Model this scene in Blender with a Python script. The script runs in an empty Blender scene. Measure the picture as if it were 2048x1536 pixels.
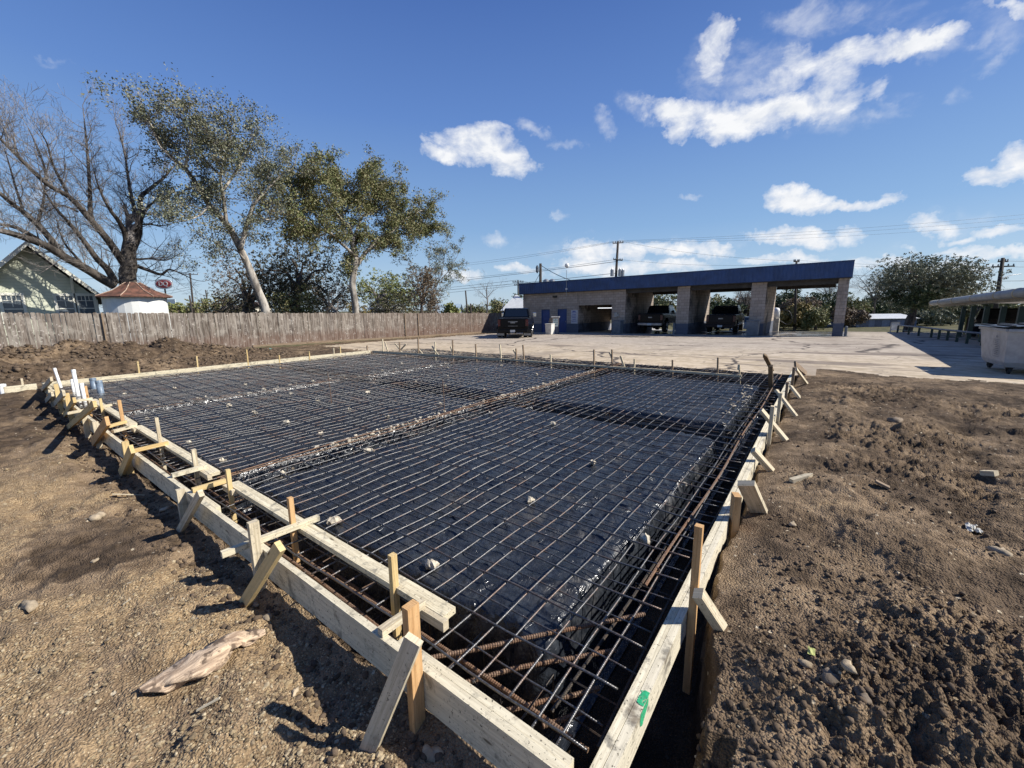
import bpy, math, random
import numpy as np
from mathutils import Vector, Matrix
random.seed(7)
sc = bpy.context.scene
RAD = math.radians
# ---------------------------------------------------------------- camera (solved from the form boards' vanishing points)
F = 824.67                                   # focal length for a 2048 px wide picture
CR = ((0.59779079, 0.14992517, -0.78750785), (-0.80158075, 0.09867809, -0.58968715), (-0.01069917, 0.98376068, 0.17916598))
CAM = Vector((-1.0695, -0.5059, 1.60))
cd = bpy.data.cameras.new('camera'); cam = bpy.data.objects.new('camera', cd); sc.collection.objects.link(cam)
cam.matrix_world = Matrix.Translation(CAM) @ Matrix(CR).to_4x4()
cd.sensor_width = 36; cd.lens = F / 2048 * 36; cd.clip_start = .05; cd.clip_end = 5000
sc.camera = cam
# ---------------------------------------------------------------- light
SUN_EL, SHADOW_HEAD = 39.0, 123.0            # shadows run towards this heading (degrees from +X)
sd = bpy.data.lights.new('sun', 'SUN'); sun = bpy.data.objects.new('sun', sd); sc.collection.objects.link(sun)
sd.energy = 5.0; sd.angle = RAD(.53); sd.color = (1, .955, .88)
e, h = RAD(SUN_EL), RAD(SHADOW_HEAD)
ldir = Vector((math.cos(e)*math.cos(h), math.cos(e)*math.sin(h), -math.sin(e)))
sun.rotation_euler = ldir.to_track_quat('-Z', 'Y').to_euler()
sc.view_settings.view_transform = 'Standard'; sc.view_settings.look = 'None'
sc.view_settings.gamma = 1; sc.view_settings.exposure = 0.5
sc.render.engine = 'CYCLES'
# ---------------------------------------------------------------- pixel -> place helpers (2048 x 1536 pixel units)
def ray(px, py):
    v = (px-1024, -(py-768), -F)
    return Vector([sum(CR[i][j]*v[j] for j in range(3)) for i in range(3)])
def PZ(px, py, z): d = ray(px, py); return CAM + d*((z-CAM.z)/d.z)
def PX(px, py, x): d = ray(px, py); return CAM + d*((x-CAM.x)/d.x)
def PY(px, py, y): d = ray(px, py); return CAM + d*((y-CAM.y)/d.y)
def PD(px, py, D): return CAM + ray(px, py)*(D/F)
# ---------------------------------------------------------------- node helpers
def newmat(name):
    m = bpy.data.materials.new(name); m.use_nodes = True
    nt = m.node_tree; nt.nodes.clear()
    out = nt.nodes.new('ShaderNodeOutputMaterial'); b = nt.nodes.new('ShaderNodeBsdfPrincipled')
    nt.links.new(b.outputs[0], out.inputs[0])
    return m, nt, b
class NG:
    def __init__(s, nt): s.nt = nt
    def n(s, t, **k):
        x = s.nt.nodes.new(t)
        for a, v in k.items(): setattr(x, a, v)
        return x
    def set(s, sock, v):
        if isinstance(v, bpy.types.NodeSocket): s.nt.links.new(v, sock)
        else: sock.default_value = v
    def math(s, op, a, b=0.0, c=None, clamp=False):
        x = s.n('ShaderNodeMath', operation=op); x.use_clamp = clamp
        s.set(x.inputs[0], a); s.set(x.inputs[1], b)
        if c is not None: s.set(x.inputs[2], c)
        return x.outputs[0]
    def vm(s, op, a, b=None, out=0):
        x = s.n('ShaderNodeVectorMath', operation=op); s.set(x.inputs[0], a)
        if b is not None: s.set(x.inputs[3] if op == 'SCALE' else x.inputs[1], b)
        return x.outputs['Value'] if op in ('DOT_PRODUCT', 'LENGTH', 'DISTANCE') else x.outputs[0]
    def noise(s, vec, scale, detail=4, rough=.55, dist=0, out=0):
        x = s.n('ShaderNodeTexNoise'); s.set(x.inputs['Vector'], vec)
        x.inputs['Scale'].default_value = scale; x.inputs['Detail'].default_value = detail
        x.inputs['Roughness'].default_value = rough; x.inputs['Distortion'].default_value = dist
        return x.outputs[out]
    def vor(s, vec, scale, feature='F1', out='Distance', rnd=1):
        x = s.n('ShaderNodeTexVoronoi', feature=feature); s.set(x.inputs['Vector'], vec)
        x.inputs['Scale'].default_value = scale; x.inputs['Randomness'].default_value = rnd
        return x.outputs[out]
    def ramp(s, fac, stops, interp='LINEAR'):
        x = s.n('ShaderNodeValToRGB'); x.color_ramp.interpolation = interp
        el = x.color_ramp.elements
        while len(el) < len(stops): el.new(.5)
        for i, (p, c) in enumerate(stops):
            el[i].position = p; el[i].color = (c, c, c, 1) if isinstance(c, (int, float)) else (*c, 1)
        s.set(x.inputs[0], fac); return x.outputs[0]
    def mix(s, fac, a, b, mode='MIX'):
        x = s.n('ShaderNodeMix', data_type='RGBA', blend_type=mode)
        s.set(x.inputs[0], fac)
        for sock, v in ((x.inputs[6], a), (x.inputs[7], b)):
            s.set(sock, v if isinstance(v, bpy.types.NodeSocket) else (*v, 1))
        return x.outputs[2]
    def mapr(s, v, a, b, c=0, d=1, smooth=True):
        x = s.n('ShaderNodeMapRange', interpolation_type='SMOOTHSTEP' if smooth else 'LINEAR')
        s.set(x.inputs[0], v)
        for i, q in enumerate((a, b, c, d)): s.set(x.inputs[i+1], q)
        return x.outputs[0]
    def bump(s, hgt, strength=.5, dist=.01, normal=None):
        x = s.n('ShaderNodeBump'); x.inputs['Strength'].default_value = strength; x.inputs['Distance'].default_value = dist
        s.set(x.inputs['Height'], hgt)
        if normal is not None: s.set(x.inputs['Normal'], normal)
        return x.outputs[0]
    def coord(s, which='Object'): return s.n('ShaderNodeTexCoord').outputs[which]
    def pos(s): return s.n('ShaderNodeNewGeometry').outputs['Position']
    def scale(s, vec, sx, sy, sz):
        x = s.n('ShaderNodeMapping'); s.set(x.inputs[0], vec); x.inputs[3].default_value = (sx, sy, sz); return x.outputs[0]
    def sep(s, vec): x = s.n('ShaderNodeSeparateXYZ'); s.set(x.inputs[0], vec); return x.outputs
MATS = {}
def simple(name, col, rough=.6, metal=0, var=.25, scale=4, bump=0, bscale=40, spec=.5, dark=None):
    """plain surface with mottled colour and fine bump"""
    if name in MATS: return MATS[name]
    m, nt, b = newmat(name); g = NG(nt); v = g.pos()
    n1 = g.noise(v, scale, 6, .6)
    c0 = dark or tuple(c*(1-var) for c in col); c1 = tuple(min(1, c*(1+var*.6)) for c in col)
    g.set(b.inputs['Base Color'], g.mix(g.mapr(n1, .3, .7), c0, c1))
    b.inputs['Metallic'].default_value = metal; b.inputs['Specular IOR Level'].default_value = spec
    g.set(b.inputs['Roughness'], g.mapr(g.noise(v, scale*3, 4), .2, .8, max(.02, rough-.1), min(1, rough+.1)))
    if bump: g.set(b.inputs['Normal'], g.bump(g.noise(v, bscale, 5), .6, bump))
    MATS[name] = m; return m
# ---------------------------------------------------------------- sky and clouds (world)
w = bpy.data.worlds.new('World'); sc.world = w; w.use_nodes = True
nt = w.node_tree; nt.nodes.clear(); g = NG(nt)
sky = g.n('ShaderNodeTexSky', sky_type='NISHITA'); sky.sun_disc = False
sky.sun_elevation = RAD(SUN_EL); sdir = -ldir
sky.sun_rotation = math.atan2(sdir.x, sdir.y)
sky.air_density = 1.0; sky.dust_density = .35; sky.ozone_density = 3.0; sky.altitude = 100
dirv = g.vm('NORMALIZE', g.coord('Generated'))
sx, sy, sz = g.sep(dirv)
# clouds: blobs laid out in azimuth/elevation, edges torn by 3-D noise of the direction
AZ0 = RAD(36)
rotx = g.math('ADD', g.math('MULTIPLY', sx, math.cos(AZ0)), g.math('MULTIPLY', sy, math.sin(AZ0)))
roty = g.math('SUBTRACT', g.math('MULTIPLY', sy, math.cos(AZ0)), g.math('MULTIPLY', sx, math.sin(AZ0)))
az = g.math('ARCTAN2', roty, rotx); el = g.math('ARCSINE', sz)
w1 = g.noise(dirv, 9, 5, .62, 0, 1); wv = g.vm('SUBTRACT', w1, (.5, .5, .5)); wv = g.vm('SCALE', wv, .10)
w2 = g.noise(dirv, 34, 5, .65, 0, 1); wv2 = g.vm('SUBTRACT', w2, (.5, .5, .5)); wv2 = g.vm('SCALE', wv2, .035)
cc = g.n('ShaderNodeCombineXYZ'); g.set(cc.inputs[0], az); g.set(cc.inputs[1], el); cc.inputs[2].default_value = 1
base = g.vm('ADD', g.vm('ADD', cc.outputs[0], g.vm('MULTIPLY', wv, (1, .7, 0))), g.vm('MULTIPLY', wv2, (1, .8, 0)))
def azel(px, py):
    d = ray(px, py).normalized(); rx = d.x*math.cos(AZ0)+d.y*math.sin(AZ0); ry = d.y*math.cos(AZ0)-d.x*math.sin(AZ0)
    return math.atan2(ry, rx), math.asin(d.z)
def blobfield(blobs):
    acc = None
    for (px, py, rx, ry, rot, st) in blobs:
        rx *= 1.28; ry *= 1.28
        a0, e0 = azel(px, py); cr, sr = math.cos(RAD(rot)), math.sin(RAD(rot))
        a1, e1 = azel(px+rx*cr, py-rx*sr); a2, e2 = azel(px+ry*sr, py+ry*cr)
        M = np.linalg.inv(np.array([[a1-a0, a2-a0], [e1-e0, e2-e0]]))
        u = g.vm('DOT_PRODUCT', base, (M[0, 0], M[0, 1], -(M[0]@[a0, e0])))
        v = g.vm('DOT_PRODUCT', base, (M[1, 0], M[1, 1], -(M[1]@[a0, e0])))
        d = g.math('MULTIPLY_ADD', u, u, g.math('MULTIPLY', v, v))
        f = g.math('MULTIPLY_ADD', d, -st, st)
        acc = f if acc is None else g.math('SMOOTH_MAX', acc, f, .15)
    return acc
thick = [ # px, py, rx, ry, rot(deg, ccw on the picture), strength
 (960, 292, 75, 40, -8, 1), (1010, 318, 62, 26, -14, .9), (895, 308, 42, 18, -5, .8), (940, 275, 50, 26, 0, 1),
 (1470, 238, 130, 34, 4, 1.0), (1590, 215, 110, 28, 8, 1), (1660, 175, 75, 40, 60, .8), (1690, 110, 100, 30, 10, 1), (1620, 130, 75, 34, 0, .9),
 (1800, 104, 100, 20, 14, 1), (1340, 225, 70, 28, -20, .9), (1350, 260, 28, 30, 0, .8), (1560, 170, 90, 22, 20, .55),
 (1425, 115, 28, 62, 0, .75), (1440, 75, 26, 22, 0, .6),
 (1590, 402, 65, 22, -4, 1), (1700, 408, 100, 13, 3, .95),
 (1990, 352, 70, 20, 4, .9), (2050, 325, 50, 36, 0, 1),
 (1580, 472, 76, 19, -3, 1), (1630, 482, 40, 12, 0, .9), (1180, 510, 48, 24, 0, 1), (1262, 506, 38, 20, 0, 1), (1200, 535, 110, 16, 0, .9),
 (1320, 495, 34, 14, 0, .8), (1385, 502, 40, 14, 0, .85), (1040, 540, 40, 10, 0, .7), (1340, 535, 80, 10, 0, .7), (1430, 496, 34, 12, 0, .8), (1540, 514, 100, 10, 2, .8), (1640, 520, 80, 9, 0, .75),
 (1860, 455, 50, 16, 0, .75), (1905, 480, 34, 10, 0, .8), (1990, 470, 60, 12, 0, .85), (1960, 505, 130, 10, 0, .85), (1830, 528, 170, 9, 0, .7),
 (1705, 470, 30, 16, 0, .6), (2030, 30, 60, 12, -10, .55), (925, 552, 44, 12, 0, .8),
 (1700, 200, 60, 22, 40, .6)]
thin = [(1420, 150, 60, 80, 0, .75), (1550, 140, 120, 60, 20, .7), (1650, 240, 160, 40, 10, .6), (1480, 190, 80, 40, 0, .8), (1850, 110, 60, 22, 10, .8), (1930, 180, 40, 24, 60, .6), (1300, 215, 60, 30, -20, .8), (1065, 262, 52, 13, -18, .9), (1205, 245, 28, 20, -50, .9), (1140, 288, 34, 9, 15, .6), (990, 472, 32, 16, -5, 1.0),
 (1112, 430, 24, 9, 5, 1), (1620, 40, 100, 34, 12, .95), (1700, 30, 60, 26, 40, .8), (1560, 55, 40, 14, 60, .7), (1500, 110, 70, 24, 40, .6),
 (1960, 90, 40, 20, 30, .8), (1990, 130, 40, 16, 20, .7), (1740, 225, 80, 16, 10, .75), (1372, 392, 26, 7, 12, .8), (2000, 60, 140, 60, 20, .45),
 (1900, 450, 90, 30, 5, .5), (50, 380, 60, 14, 10, .75), (110, 130, 30, 8, 0, .45), (1780, 210, 50, 14, -30, .6), (1350, 510, 420, 36, 0, .42), (1700, 560, 700, 30, 0, .55), (500, 580, 300, 18, 0, .4), (1750, 40, 120, 50, 0, .4), (1640, 160, 120, 60, 10, .6)]
fb = g.noise(g.vm('MULTIPLY', dirv, (1, 1, 1.7)), 17, 10, .60, .25)
fb0 = g.math('SUBTRACT', fb, .5)
fA = g.math('MULTIPLY_ADD', fb0, 2.3, blobfield(thick)); fB = g.math('MULTIPLY_ADD', fb0, 1.9, blobfield(thin))
aA = g.math('POWER', g.mapr(fA, .10, 1.02, 0, 1, False), .9); aB = g.math('MULTIPLY', g.mapr(fB, .15, 1.6), .65)
alpha = g.math('MAXIMUM', aA, aB)
# lumps inside a cloud: self-shading painted into its colour from an offset noise sample
sh = g.noise(g.vm('ADD', g.vm('MULTIPLY', dirv, (1, 1, 1.7)), (.006, -.012, .022)), 17, 7, .6, .25)
lum = g.mapr(g.math('SUBTRACT', fb, sh), -.16, .16, .62, 1.0, False)
ccol = g.mix(lum, (4.6, 5.1, 6.0), (7.6, 7.7, 7.9))
clear = g.ramp(g.mapr(el, 0, RAD(50), 0, 1, False), [(0, (3.9, 5.1, 6.3)), (.10, (3.0, 4.4, 6.2)), (.2, (2.0, 3.5, 5.9)), (.44, (1.0, 2.1, 5.1)), (.7, (.46, 1.15, 3.7)), (1, (.28, .8, 2.9))])
skyc = g.mix(.80, sky.outputs[0], clear)
final = g.mix(alpha, skyc, ccol)
bg = g.n('ShaderNodeBackground'); bg.inputs[1].default_value = .088; g.set(bg.inputs[0], final)
wo = g.n('ShaderNodeOutputWorld'); nt.links.new(bg.outputs[0], wo.inputs[0])
w.cycles.sampling_method = 'MANUAL'; w.cycles.sample_map_resolution = 512
# ---------------------------------------------------------------- object helpers
C = sc.collection
def props(o, label=None, cat=None, group=None, kind=None):
    if label: o['label'] = label
    if cat: o['category'] = cat
    if group: o['group'] = group
    if kind: o['kind'] = kind
    return o
def thing(name, label, cat, loc=(0, 0, 0), group=None, rz=0):
    o = bpy.data.objects.new(name, None); C.objects.link(o); o.location = loc; o.rotation_euler = (0, 0, rz); o.empty_display_size = .1
    return props(o, label, cat, group)
class MB:
    def __init__(s): s.v = []; s.f = []; s.uv = []; s.has_uv = False
    def face(s, idx, uv=None): s.f.append(idx); s.uv.append(uv); s.has_uv |= uv is not None
    def board(s, p0, p1, w, h, up=(0, 0, 1), point=0, rag=0):
        """timber from p0 to p1; w across, h along 'up'; the path runs through the centre. point = length of a tapered tip at p1"""
        p0, p1 = Vector(p0), Vector(p1); d = (p1-p0); L = d.length; d.normalize()
        up = Vector(up); side = d.cross(up)
        if side.length < 1e-4: side = d.cross(Vector((1, 0, 0)))
        side.normalize(); up2 = side.cross(d).normalized()
        st = [(0, 1, 1)]
        n = max(1, int(L/.35)) if rag else 1
        for i in range(1, n): st.append((L*i/n, 1, 1))
        if point: st += [(L-point, 1, 1), (L, .12, .8)]
        else: st.append((L, 1, 1))
        off = random.uniform(0, 60); voff = random.uniform(0, 60); b = len(s.v)
        for (t, a, c) in st:
            jw = random.uniform(-rag, rag); jh = random.uniform(-rag, rag)
            for (u, k) in ((-1, -1), (1, -1), (1, 1), (-1, 1)):
                s.v.append(p0 + d*t + side*(u*w/2*a+jw) + up2*(k*h/2*c+jh))
        per = [0, w, w+h, 2*w+h, 2*w+2*h]
        for i in range(len(st)-1):
            for k in range(4):
                a = b+i*4+k; c = b+i*4+(k+1) % 4
                u0, u1 = off+st[i][0], off+st[i+1][0]; v0, v1 = voff+per[k], voff+per[k+1]
                s.face((a, c, c+4, a+4), ((u0, v0), (u0, v1), (u1, v1), (u1, v0)))
        e0 = b; e1 = b+(len(st)-1)*4; q = ((off, voff), (off+w*.1, voff), (off+w*.1, voff+h*3), (off, voff+h*3))
        s.face((e0+3, e0+2, e0+1, e0), q); s.face((e1, e1+1, e1+2, e1+3), q)
        return s
    def box(s, c, size, rz=0):
        c = Vector(c); x, y, z = size; R_ = Matrix.Rotation(rz, 3, 'Z'); b = len(s.v)
        for k in (-1, 1):
            for (i, j) in ((-1, -1), (1, -1), (1, 1), (-1, 1)): s.v.append(c + R_ @ Vector((i*x/2, j*y/2, k*z/2)))
        for q in ((3, 2, 1, 0), (4, 5, 6, 7), (0, 1, 5, 4), (1, 2, 6, 5), (2, 3, 7, 6), (3, 0, 4, 7)): s.face(tuple(b+i for i in q))
        return s
    def tube(s, pts, rad, n=6, cap=True):
        pts = [Vector(p) for p in pts]; m = len(pts)
        if not hasattr(rad, '__len__'): rad = [rad]*m
        ref = Vector((0, 0, 1)); b = len(s.v); prev = None
        for i in range(m):
            d = (pts[min(i+1, m-1)]-pts[max(i-1, 0)]).normalized()
            if prev is None:
                a = d.cross(ref)
                if a.length < .1: a = d.cross(Vector((1, 0, 0)))
                a.normalize()
            else: a = (prev - d*prev.dot(d)).normalized()
            prev = a; c = d.cross(a)
            for k in range(n):
                t = 2*math.pi*k/n; s.v.append(pts[i] + (a*math.cos(t)+c*math.sin(t))*rad[i])
        for i in range(m-1):
            for k in range(n):
                a0 = b+i*n+k; a1 = b+i*n+(k+1) % n
                s.face((a0, a1, a1+n, a0+n))
        if cap:
            s.face(tuple(b+k for k in reversed(range(n)))); s.face(tuple(b+(m-1)*n+k for k in range(n)))
        return s
    def prism(s, poly, axis_from, axis_to, fn):
        """extrude a 2-D polygon; fn(u, v, t) -> point for t in (axis_from, axis_to)"""
        b = len(s.v); n = len(poly)
        for t in (axis_from, axis_to):
            for (u, v) in poly: s.v.append(Vector(fn(u, v, t)))
        for k in range(n): s.face((b+k, b+(k+1) % n, b+n+(k+1) % n, b+n+k))
        s.face(tuple(b+k for k in reversed(range(n)))); s.face(tuple(b+n+k for k in range(n)))
        return s
    def quad(s, a, b_, c, d, uv=None):
        k = len(s.v); s.v += [Vector(a), Vector(b_), Vector(c), Vector(d)]; s.face((k, k+1, k+2, k+3), uv); return s
    def lathe(s, c, prof, n=16, axis=(0, 0, 1), rot=0):
        c = Vector(c); ax = Vector(axis).normalized(); a = ax.orthogonal().normalized(); d = ax.cross(a); b = len(s.v)
        for (r, z) in prof:
            for k in range(n):
                t = 2*math.pi*k/n+rot; s.v.append(c + ax*z + (a*math.cos(t)+d*math.sin(t))*r)
        for i in range(len(prof)-1):
            for k in range(n):
                s.face((b+i*n+k, b+i*n+(k+1) % n, b+(i+1)*n+(k+1) % n, b+(i+1)*n+k))
        s.face(tuple(b+k for k in reversed(range(n)))); s.face(tuple(b+(len(prof)-1)*n+k for k in range(n)))
        return s
    def rock(s, c, r, squash=.6, seed=None, sub=0):
        rr = random.Random(seed if seed is not None else random.random()); c = Vector(c); b = len(s.v)
        n, m = (10, 6) if sub else (7, 4)
        ph = [rr.uniform(0, 6.28) for _ in range(6)]; st = rr.uniform(.7, 1.4); yaw = rr.uniform(0, 6.28)
        def pt(t, p):
            q = 1+.22*math.sin(2*t+ph[0])*math.sin(p)+.16*math.sin(3*t+ph[1])+.12*math.sin(5*t+2*p+ph[2])+rr.uniform(-.09, .09)
            x, y, z = math.sin(p)*math.cos(t)*q*st, math.sin(p)*math.sin(t)*q/st, math.cos(p)*q*squash
            return c+Vector((x*math.cos(yaw)-y*math.sin(yaw), x*math.sin(yaw)+y*math.cos(yaw), z))*r
        s.v.append(pt(0, 0))
        for i in range(1, m):
            for k in range(n): s.v.append(pt(2*math.pi*k/n, math.pi*i/m))
        s.v.append(pt(0, math.pi)); last = len(s.v)-1
        for k in range(n): s.face((b, b+1+k, b+1+(k+1) % n))
        for i in range(m-2):
            for k in range(n):
                a0 = b+1+i*n+k; a1 = b+1+i*n+(k+1) % n; s.face((a0, a0+n, a1+n, a1))
        for k in range(n): s.face((last, b+1+(m-2)*n+(k+1) % n, b+1+(m-2)*n+k))
        return s
    def build(s, name, mat, parent=None, smooth=False, bevel=0, origin=None):
        me = bpy.data.meshes.new(name)
        if origin is not None: o3 = Vector(origin); vs = [tuple(v-o3) for v in s.v]
        else: vs = [tuple(v) for v in s.v]
        me.from_pydata(vs, [], s.f)
        if s.has_uv:
            ul = me.uv_layers.new(name='UVMap'); k = 0
            for fi, f in enumerate(s.f):
                q = s.uv[fi]
                for j in range(len(f)):
                    ul.data[k].uv = q[j] if q else (0, 0); k += 1
        for m in (mat if isinstance(mat, (list, tuple)) else [mat]): me.materials.append(m)
        if smooth: me.polygons.foreach_set('use_smooth', [True]*len(me.polygons))
        o = bpy.data.objects.new(name, me); C.objects.link(o)
        if origin is not None: o.location = origin
        if parent is not None: o.parent = parent
        if bevel:
            bm = o.modifiers.new('bevel', 'BEVEL'); bm.width = bevel; bm.segments = 2; bm.limit_method = 'ANGLE'
        return o
def part(name, mb, mat, parent, **k):
    """a part given in world coordinates, under a thing whose origin is somewhere else"""
    Mi = parent.matrix_world.inverted() if False else Matrix.LocRotScale(parent.location, parent.rotation_euler, parent.scale).inverted()
    if parent.parent: Mi = Mi @ Matrix.LocRotScale(parent.parent.location, parent.parent.rotation_euler, parent.parent.scale).inverted()
    mb.v = [Mi @ v for v in mb.v]
    return mb.build(name, mat, parent, **k)
def npmesh(name, V, Fq, mat, parent=None, smooth=True, origin=None):
    """mesh from numpy arrays: V (n,3), Fq (m,k) faces with k corners"""
    me = bpy.data.meshes.new(name); V = np.asarray(V, np.float32); Fq = np.asarray(Fq, np.int32); k = Fq.shape[1]
    if origin is not None: V = V-np.array(origin, np.float32)
    me.vertices.add(len(V)); me.vertices.foreach_set('co', V.ravel())
    me.loops.add(Fq.size); me.loops.foreach_set('vertex_index', Fq.ravel())
    me.polygons.add(len(Fq)); me.polygons.foreach_set('loop_start', np.arange(0, Fq.size, k, dtype=np.int32))
    me.polygons.foreach_set('loop_total', np.full(len(Fq), k, np.int32))
    me.polygons.foreach_set('use_smooth', np.full(len(Fq), smooth))
    me.update(calc_edges=True); me.materials.append(mat)
    o = bpy.data.objects.new(name, me); C.objects.link(o)
    if origin is not None: o.location = origin
    if parent is not None: o.parent = parent
    return o
# ---------------------------------------------------------------- numpy noise
def _h(ix, iy, seed):
    n = (ix.astype(np.int64)*374761393 + iy.astype(np.int64)*668265263 + seed*1442695041) & 0xffffffff
    n = ((n ^ (n >> 13))*1274126177) & 0xffffffff; n = n ^ (n >> 16)
    return (n & 0xffff)/65535.0
def vn(x, y, seed=0):
    x = np.asarray(x, float); y = np.asarray(y, float)
    ix, iy = np.floor(x), np.floor(y); fx, fy = x-ix, y-iy
    fx = fx*fx*fx*(fx*(fx*6-15)+10); fy = fy*fy*fy*(fy*(fy*6-15)+10)
    a, b, c, d = _h(ix, iy, seed), _h(ix+1, iy, seed), _h(ix, iy+1, seed), _h(ix+1, iy+1, seed)
    return (a*(1-fx)+b*fx)*(1-fy)+(c*(1-fx)+d*fx)*fy - .5
def fbm(x, y, sc_, octv=4, seed=0, gain=.5):
    r = 0; a = 1; x = np.asarray(x, float)/sc_; y = np.asarray(y, float)/sc_
    for i in range(octv):
        r = r + a*vn(x+17.3*i, y-9.1*i, seed+i); x, y = 1.8*x-.9*y+3.1, .9*x+1.8*y-1.7; a *= gain
    return r
def sstep(a, b, x): t = np.clip((x-a)/(b-a), 0, 1); return t*t*(3-2*t)
RX0, RX1, RY0, RY1 = .03, 11.3, -.07, 14.22     # excavation outline
def base_z(x, y):
    xc = np.clip(x, -12, 45); yc = np.clip(y, -30, 32)
    z = -.02-.007*np.clip(xc, 0, 45)-.013*yc-.048*np.clip(x-37, 0, 27)*sstep(24, 14, y)
    left = sstep(.3, -.5, x); zl = -.20-.0*yc
    return z*(1-left)+np.minimum(z, zl)*left
def is_lot(x, y):
    wob = .5*fbm(x, y, 1.3, 4, 91)+.35*fbm(x, y, .3, 3, 92)
    r = np.where(y > -.5, 11.38+.25*wob, 12.0+.9*np.exp(-((y+.8)/.8)**2)+.8*wob)
    r = np.where(y > 14.5, 10.6+1.2*wob+.10*(y-14.5), r)
    r = np.where((y > -.5) & (y < 14.3), np.maximum(r, 11.34), r)
    return (x > r) & (x < 46) & (y < 22.9+.5*wob-.02*(x-11)) & (y > -30)
def hgt(x, y):
    x = np.asarray(x, float); y = np.asarray(y, float)
    z = base_z(x, y)
    dist = np.hypot(x-CAM.x, y-CAM.y)
    lot = is_lot(x, y) | (x > 46)
    lotS = sstep(.0, .8, x-11.6)*((y < 22.5) & (y > -30))
    # dirt relief
    R_ = sstep(-.1, -.9, y)*(1-lotS)*(1-.85*sstep(9.6, 11.6, x))                        # right-hand churned dirt
    rough = .075*fbm(x, y, 1.1, 4, 1)+.05*fbm(x, y, .35, 4, 5)
    rd = fbm(x, y, .16, 4, 11, .6); clod = np.abs(rd)
    rr = .035*np.clip(clod-.04, 0, 1)*2-.06*np.clip(-fbm(x, y, .22, 3, 23)-.12, 0, 1)*2+.05*np.abs(fbm(x, y, .06, 4, 21, .62))+.03*fbm(x, y, .022, 2, 22)
    patch = sstep(-.15, .25, fbm(x, y, 1.4, 3, 31))
    zr = rough*1.35+rr*(.34+.75*patch*patch)+.07*np.exp(-((y+1.05-.04*x)/.45)**2)*(.6+1.2*vn(x/.5, y/.5, 8))
    rut = np.exp(-(((y+1.55+.16*(x-3.2))/.16)**2))*sstep(2.4, 3.5, x)*sstep(9, 7, x)
    zr = zr-.045*rut+.014*rut*np.sin(x*2*math.pi/.07)
    Lf = sstep(.1, -.3, x)                                   # left-hand gravelly dirt
    zl = .07*fbm(x, y, 1.3, 4, 2)+.045*fbm(x, y, .28, 4, 6)+.022*np.clip(fbm(x, y, .08, 3, 7), -.12, 1)+.010*fbm(x, y, .025, 2, 9)-.03*np.clip(-fbm(x, y, .4, 3, 19)-.15, 0, 1)*4
    zl = zl+.05*np.abs(fbm(x, y, .3, 3, 13))*sstep(5, 9, y)
    zf = .04*fbm(x, y, .9, 4, 3)+.03*fbm(x, y, .2, 3, 4)     # elsewhere
    zd = zf*(1-R_)+zr*R_; zd = zd*(1-Lf)+(zl*(1-R_)+zr*R_)*Lf
    # spoil heap along the back
    def mound(cx, cy, rx, ry, hh, sd_): return hh*np.exp(-(((x-cx)/rx)**2+((y-cy)/ry)**2))*(1+.9*fbm(x, y, .9, 4, sd_))
    m = mound(-2, 18.6, 4.6, 1.9, .66, 41)+mound(2.8, 18.6, 2.1, 1.5, .58, 42)+mound(-9, 18, 6, 3, .8, 43)+mound(5.6, 19.5, 2.0, 1.2, .33, 44)+mound(1.4, 16.4, 3, .7, .16, 45)
    m = m+np.clip(m, 0, .35)*(.5*np.abs(fbm(x, y, .45, 4, 51))+.35*np.abs(fbm(x, y, .16, 3, 52)))
    zd = zd+m
    fade = sstep(75, 40, dist)
    lz = .012*fbm(x, y, 2.2, 3, 61)
    z = z+(zd*(1-lotS)+lz*lotS)*fade
    # excavation
    wob = .10*fbm(x, y, .35, 4, 71)+.05*vn(x/.07, y/.07, 72)
    gapR = .16*sstep(1.6, .5, x)                              # the cut is wider near the near corner
    dx = np.minimum(x-(RX0-.03+wob*.35), (RX1)-x); dy = np.minimum(y-(RY0-.03-gapR+wob*.6), RY1-y)
    d = np.minimum(dx, dy); inside = sstep(-.03, .06, d)
    z = z-.05*sstep(-.30, 0, d)*(1-lotS)*(x < 11)*(y < .1)
    z = z*(1-inside)+(-.62+.03*fbm(x, y, .4, 3, 81))*inside
    z = z-.14*sstep(-.50, -.10, x+.15*fbm(x, y, .3, 3, 73))*(1-inside)*(x < .5)*(y > -.4)*(1-sstep(13.4, 14.0, y))
    z = np.where(dist > 75, np.minimum(z, -.6), z)
    return z
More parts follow.
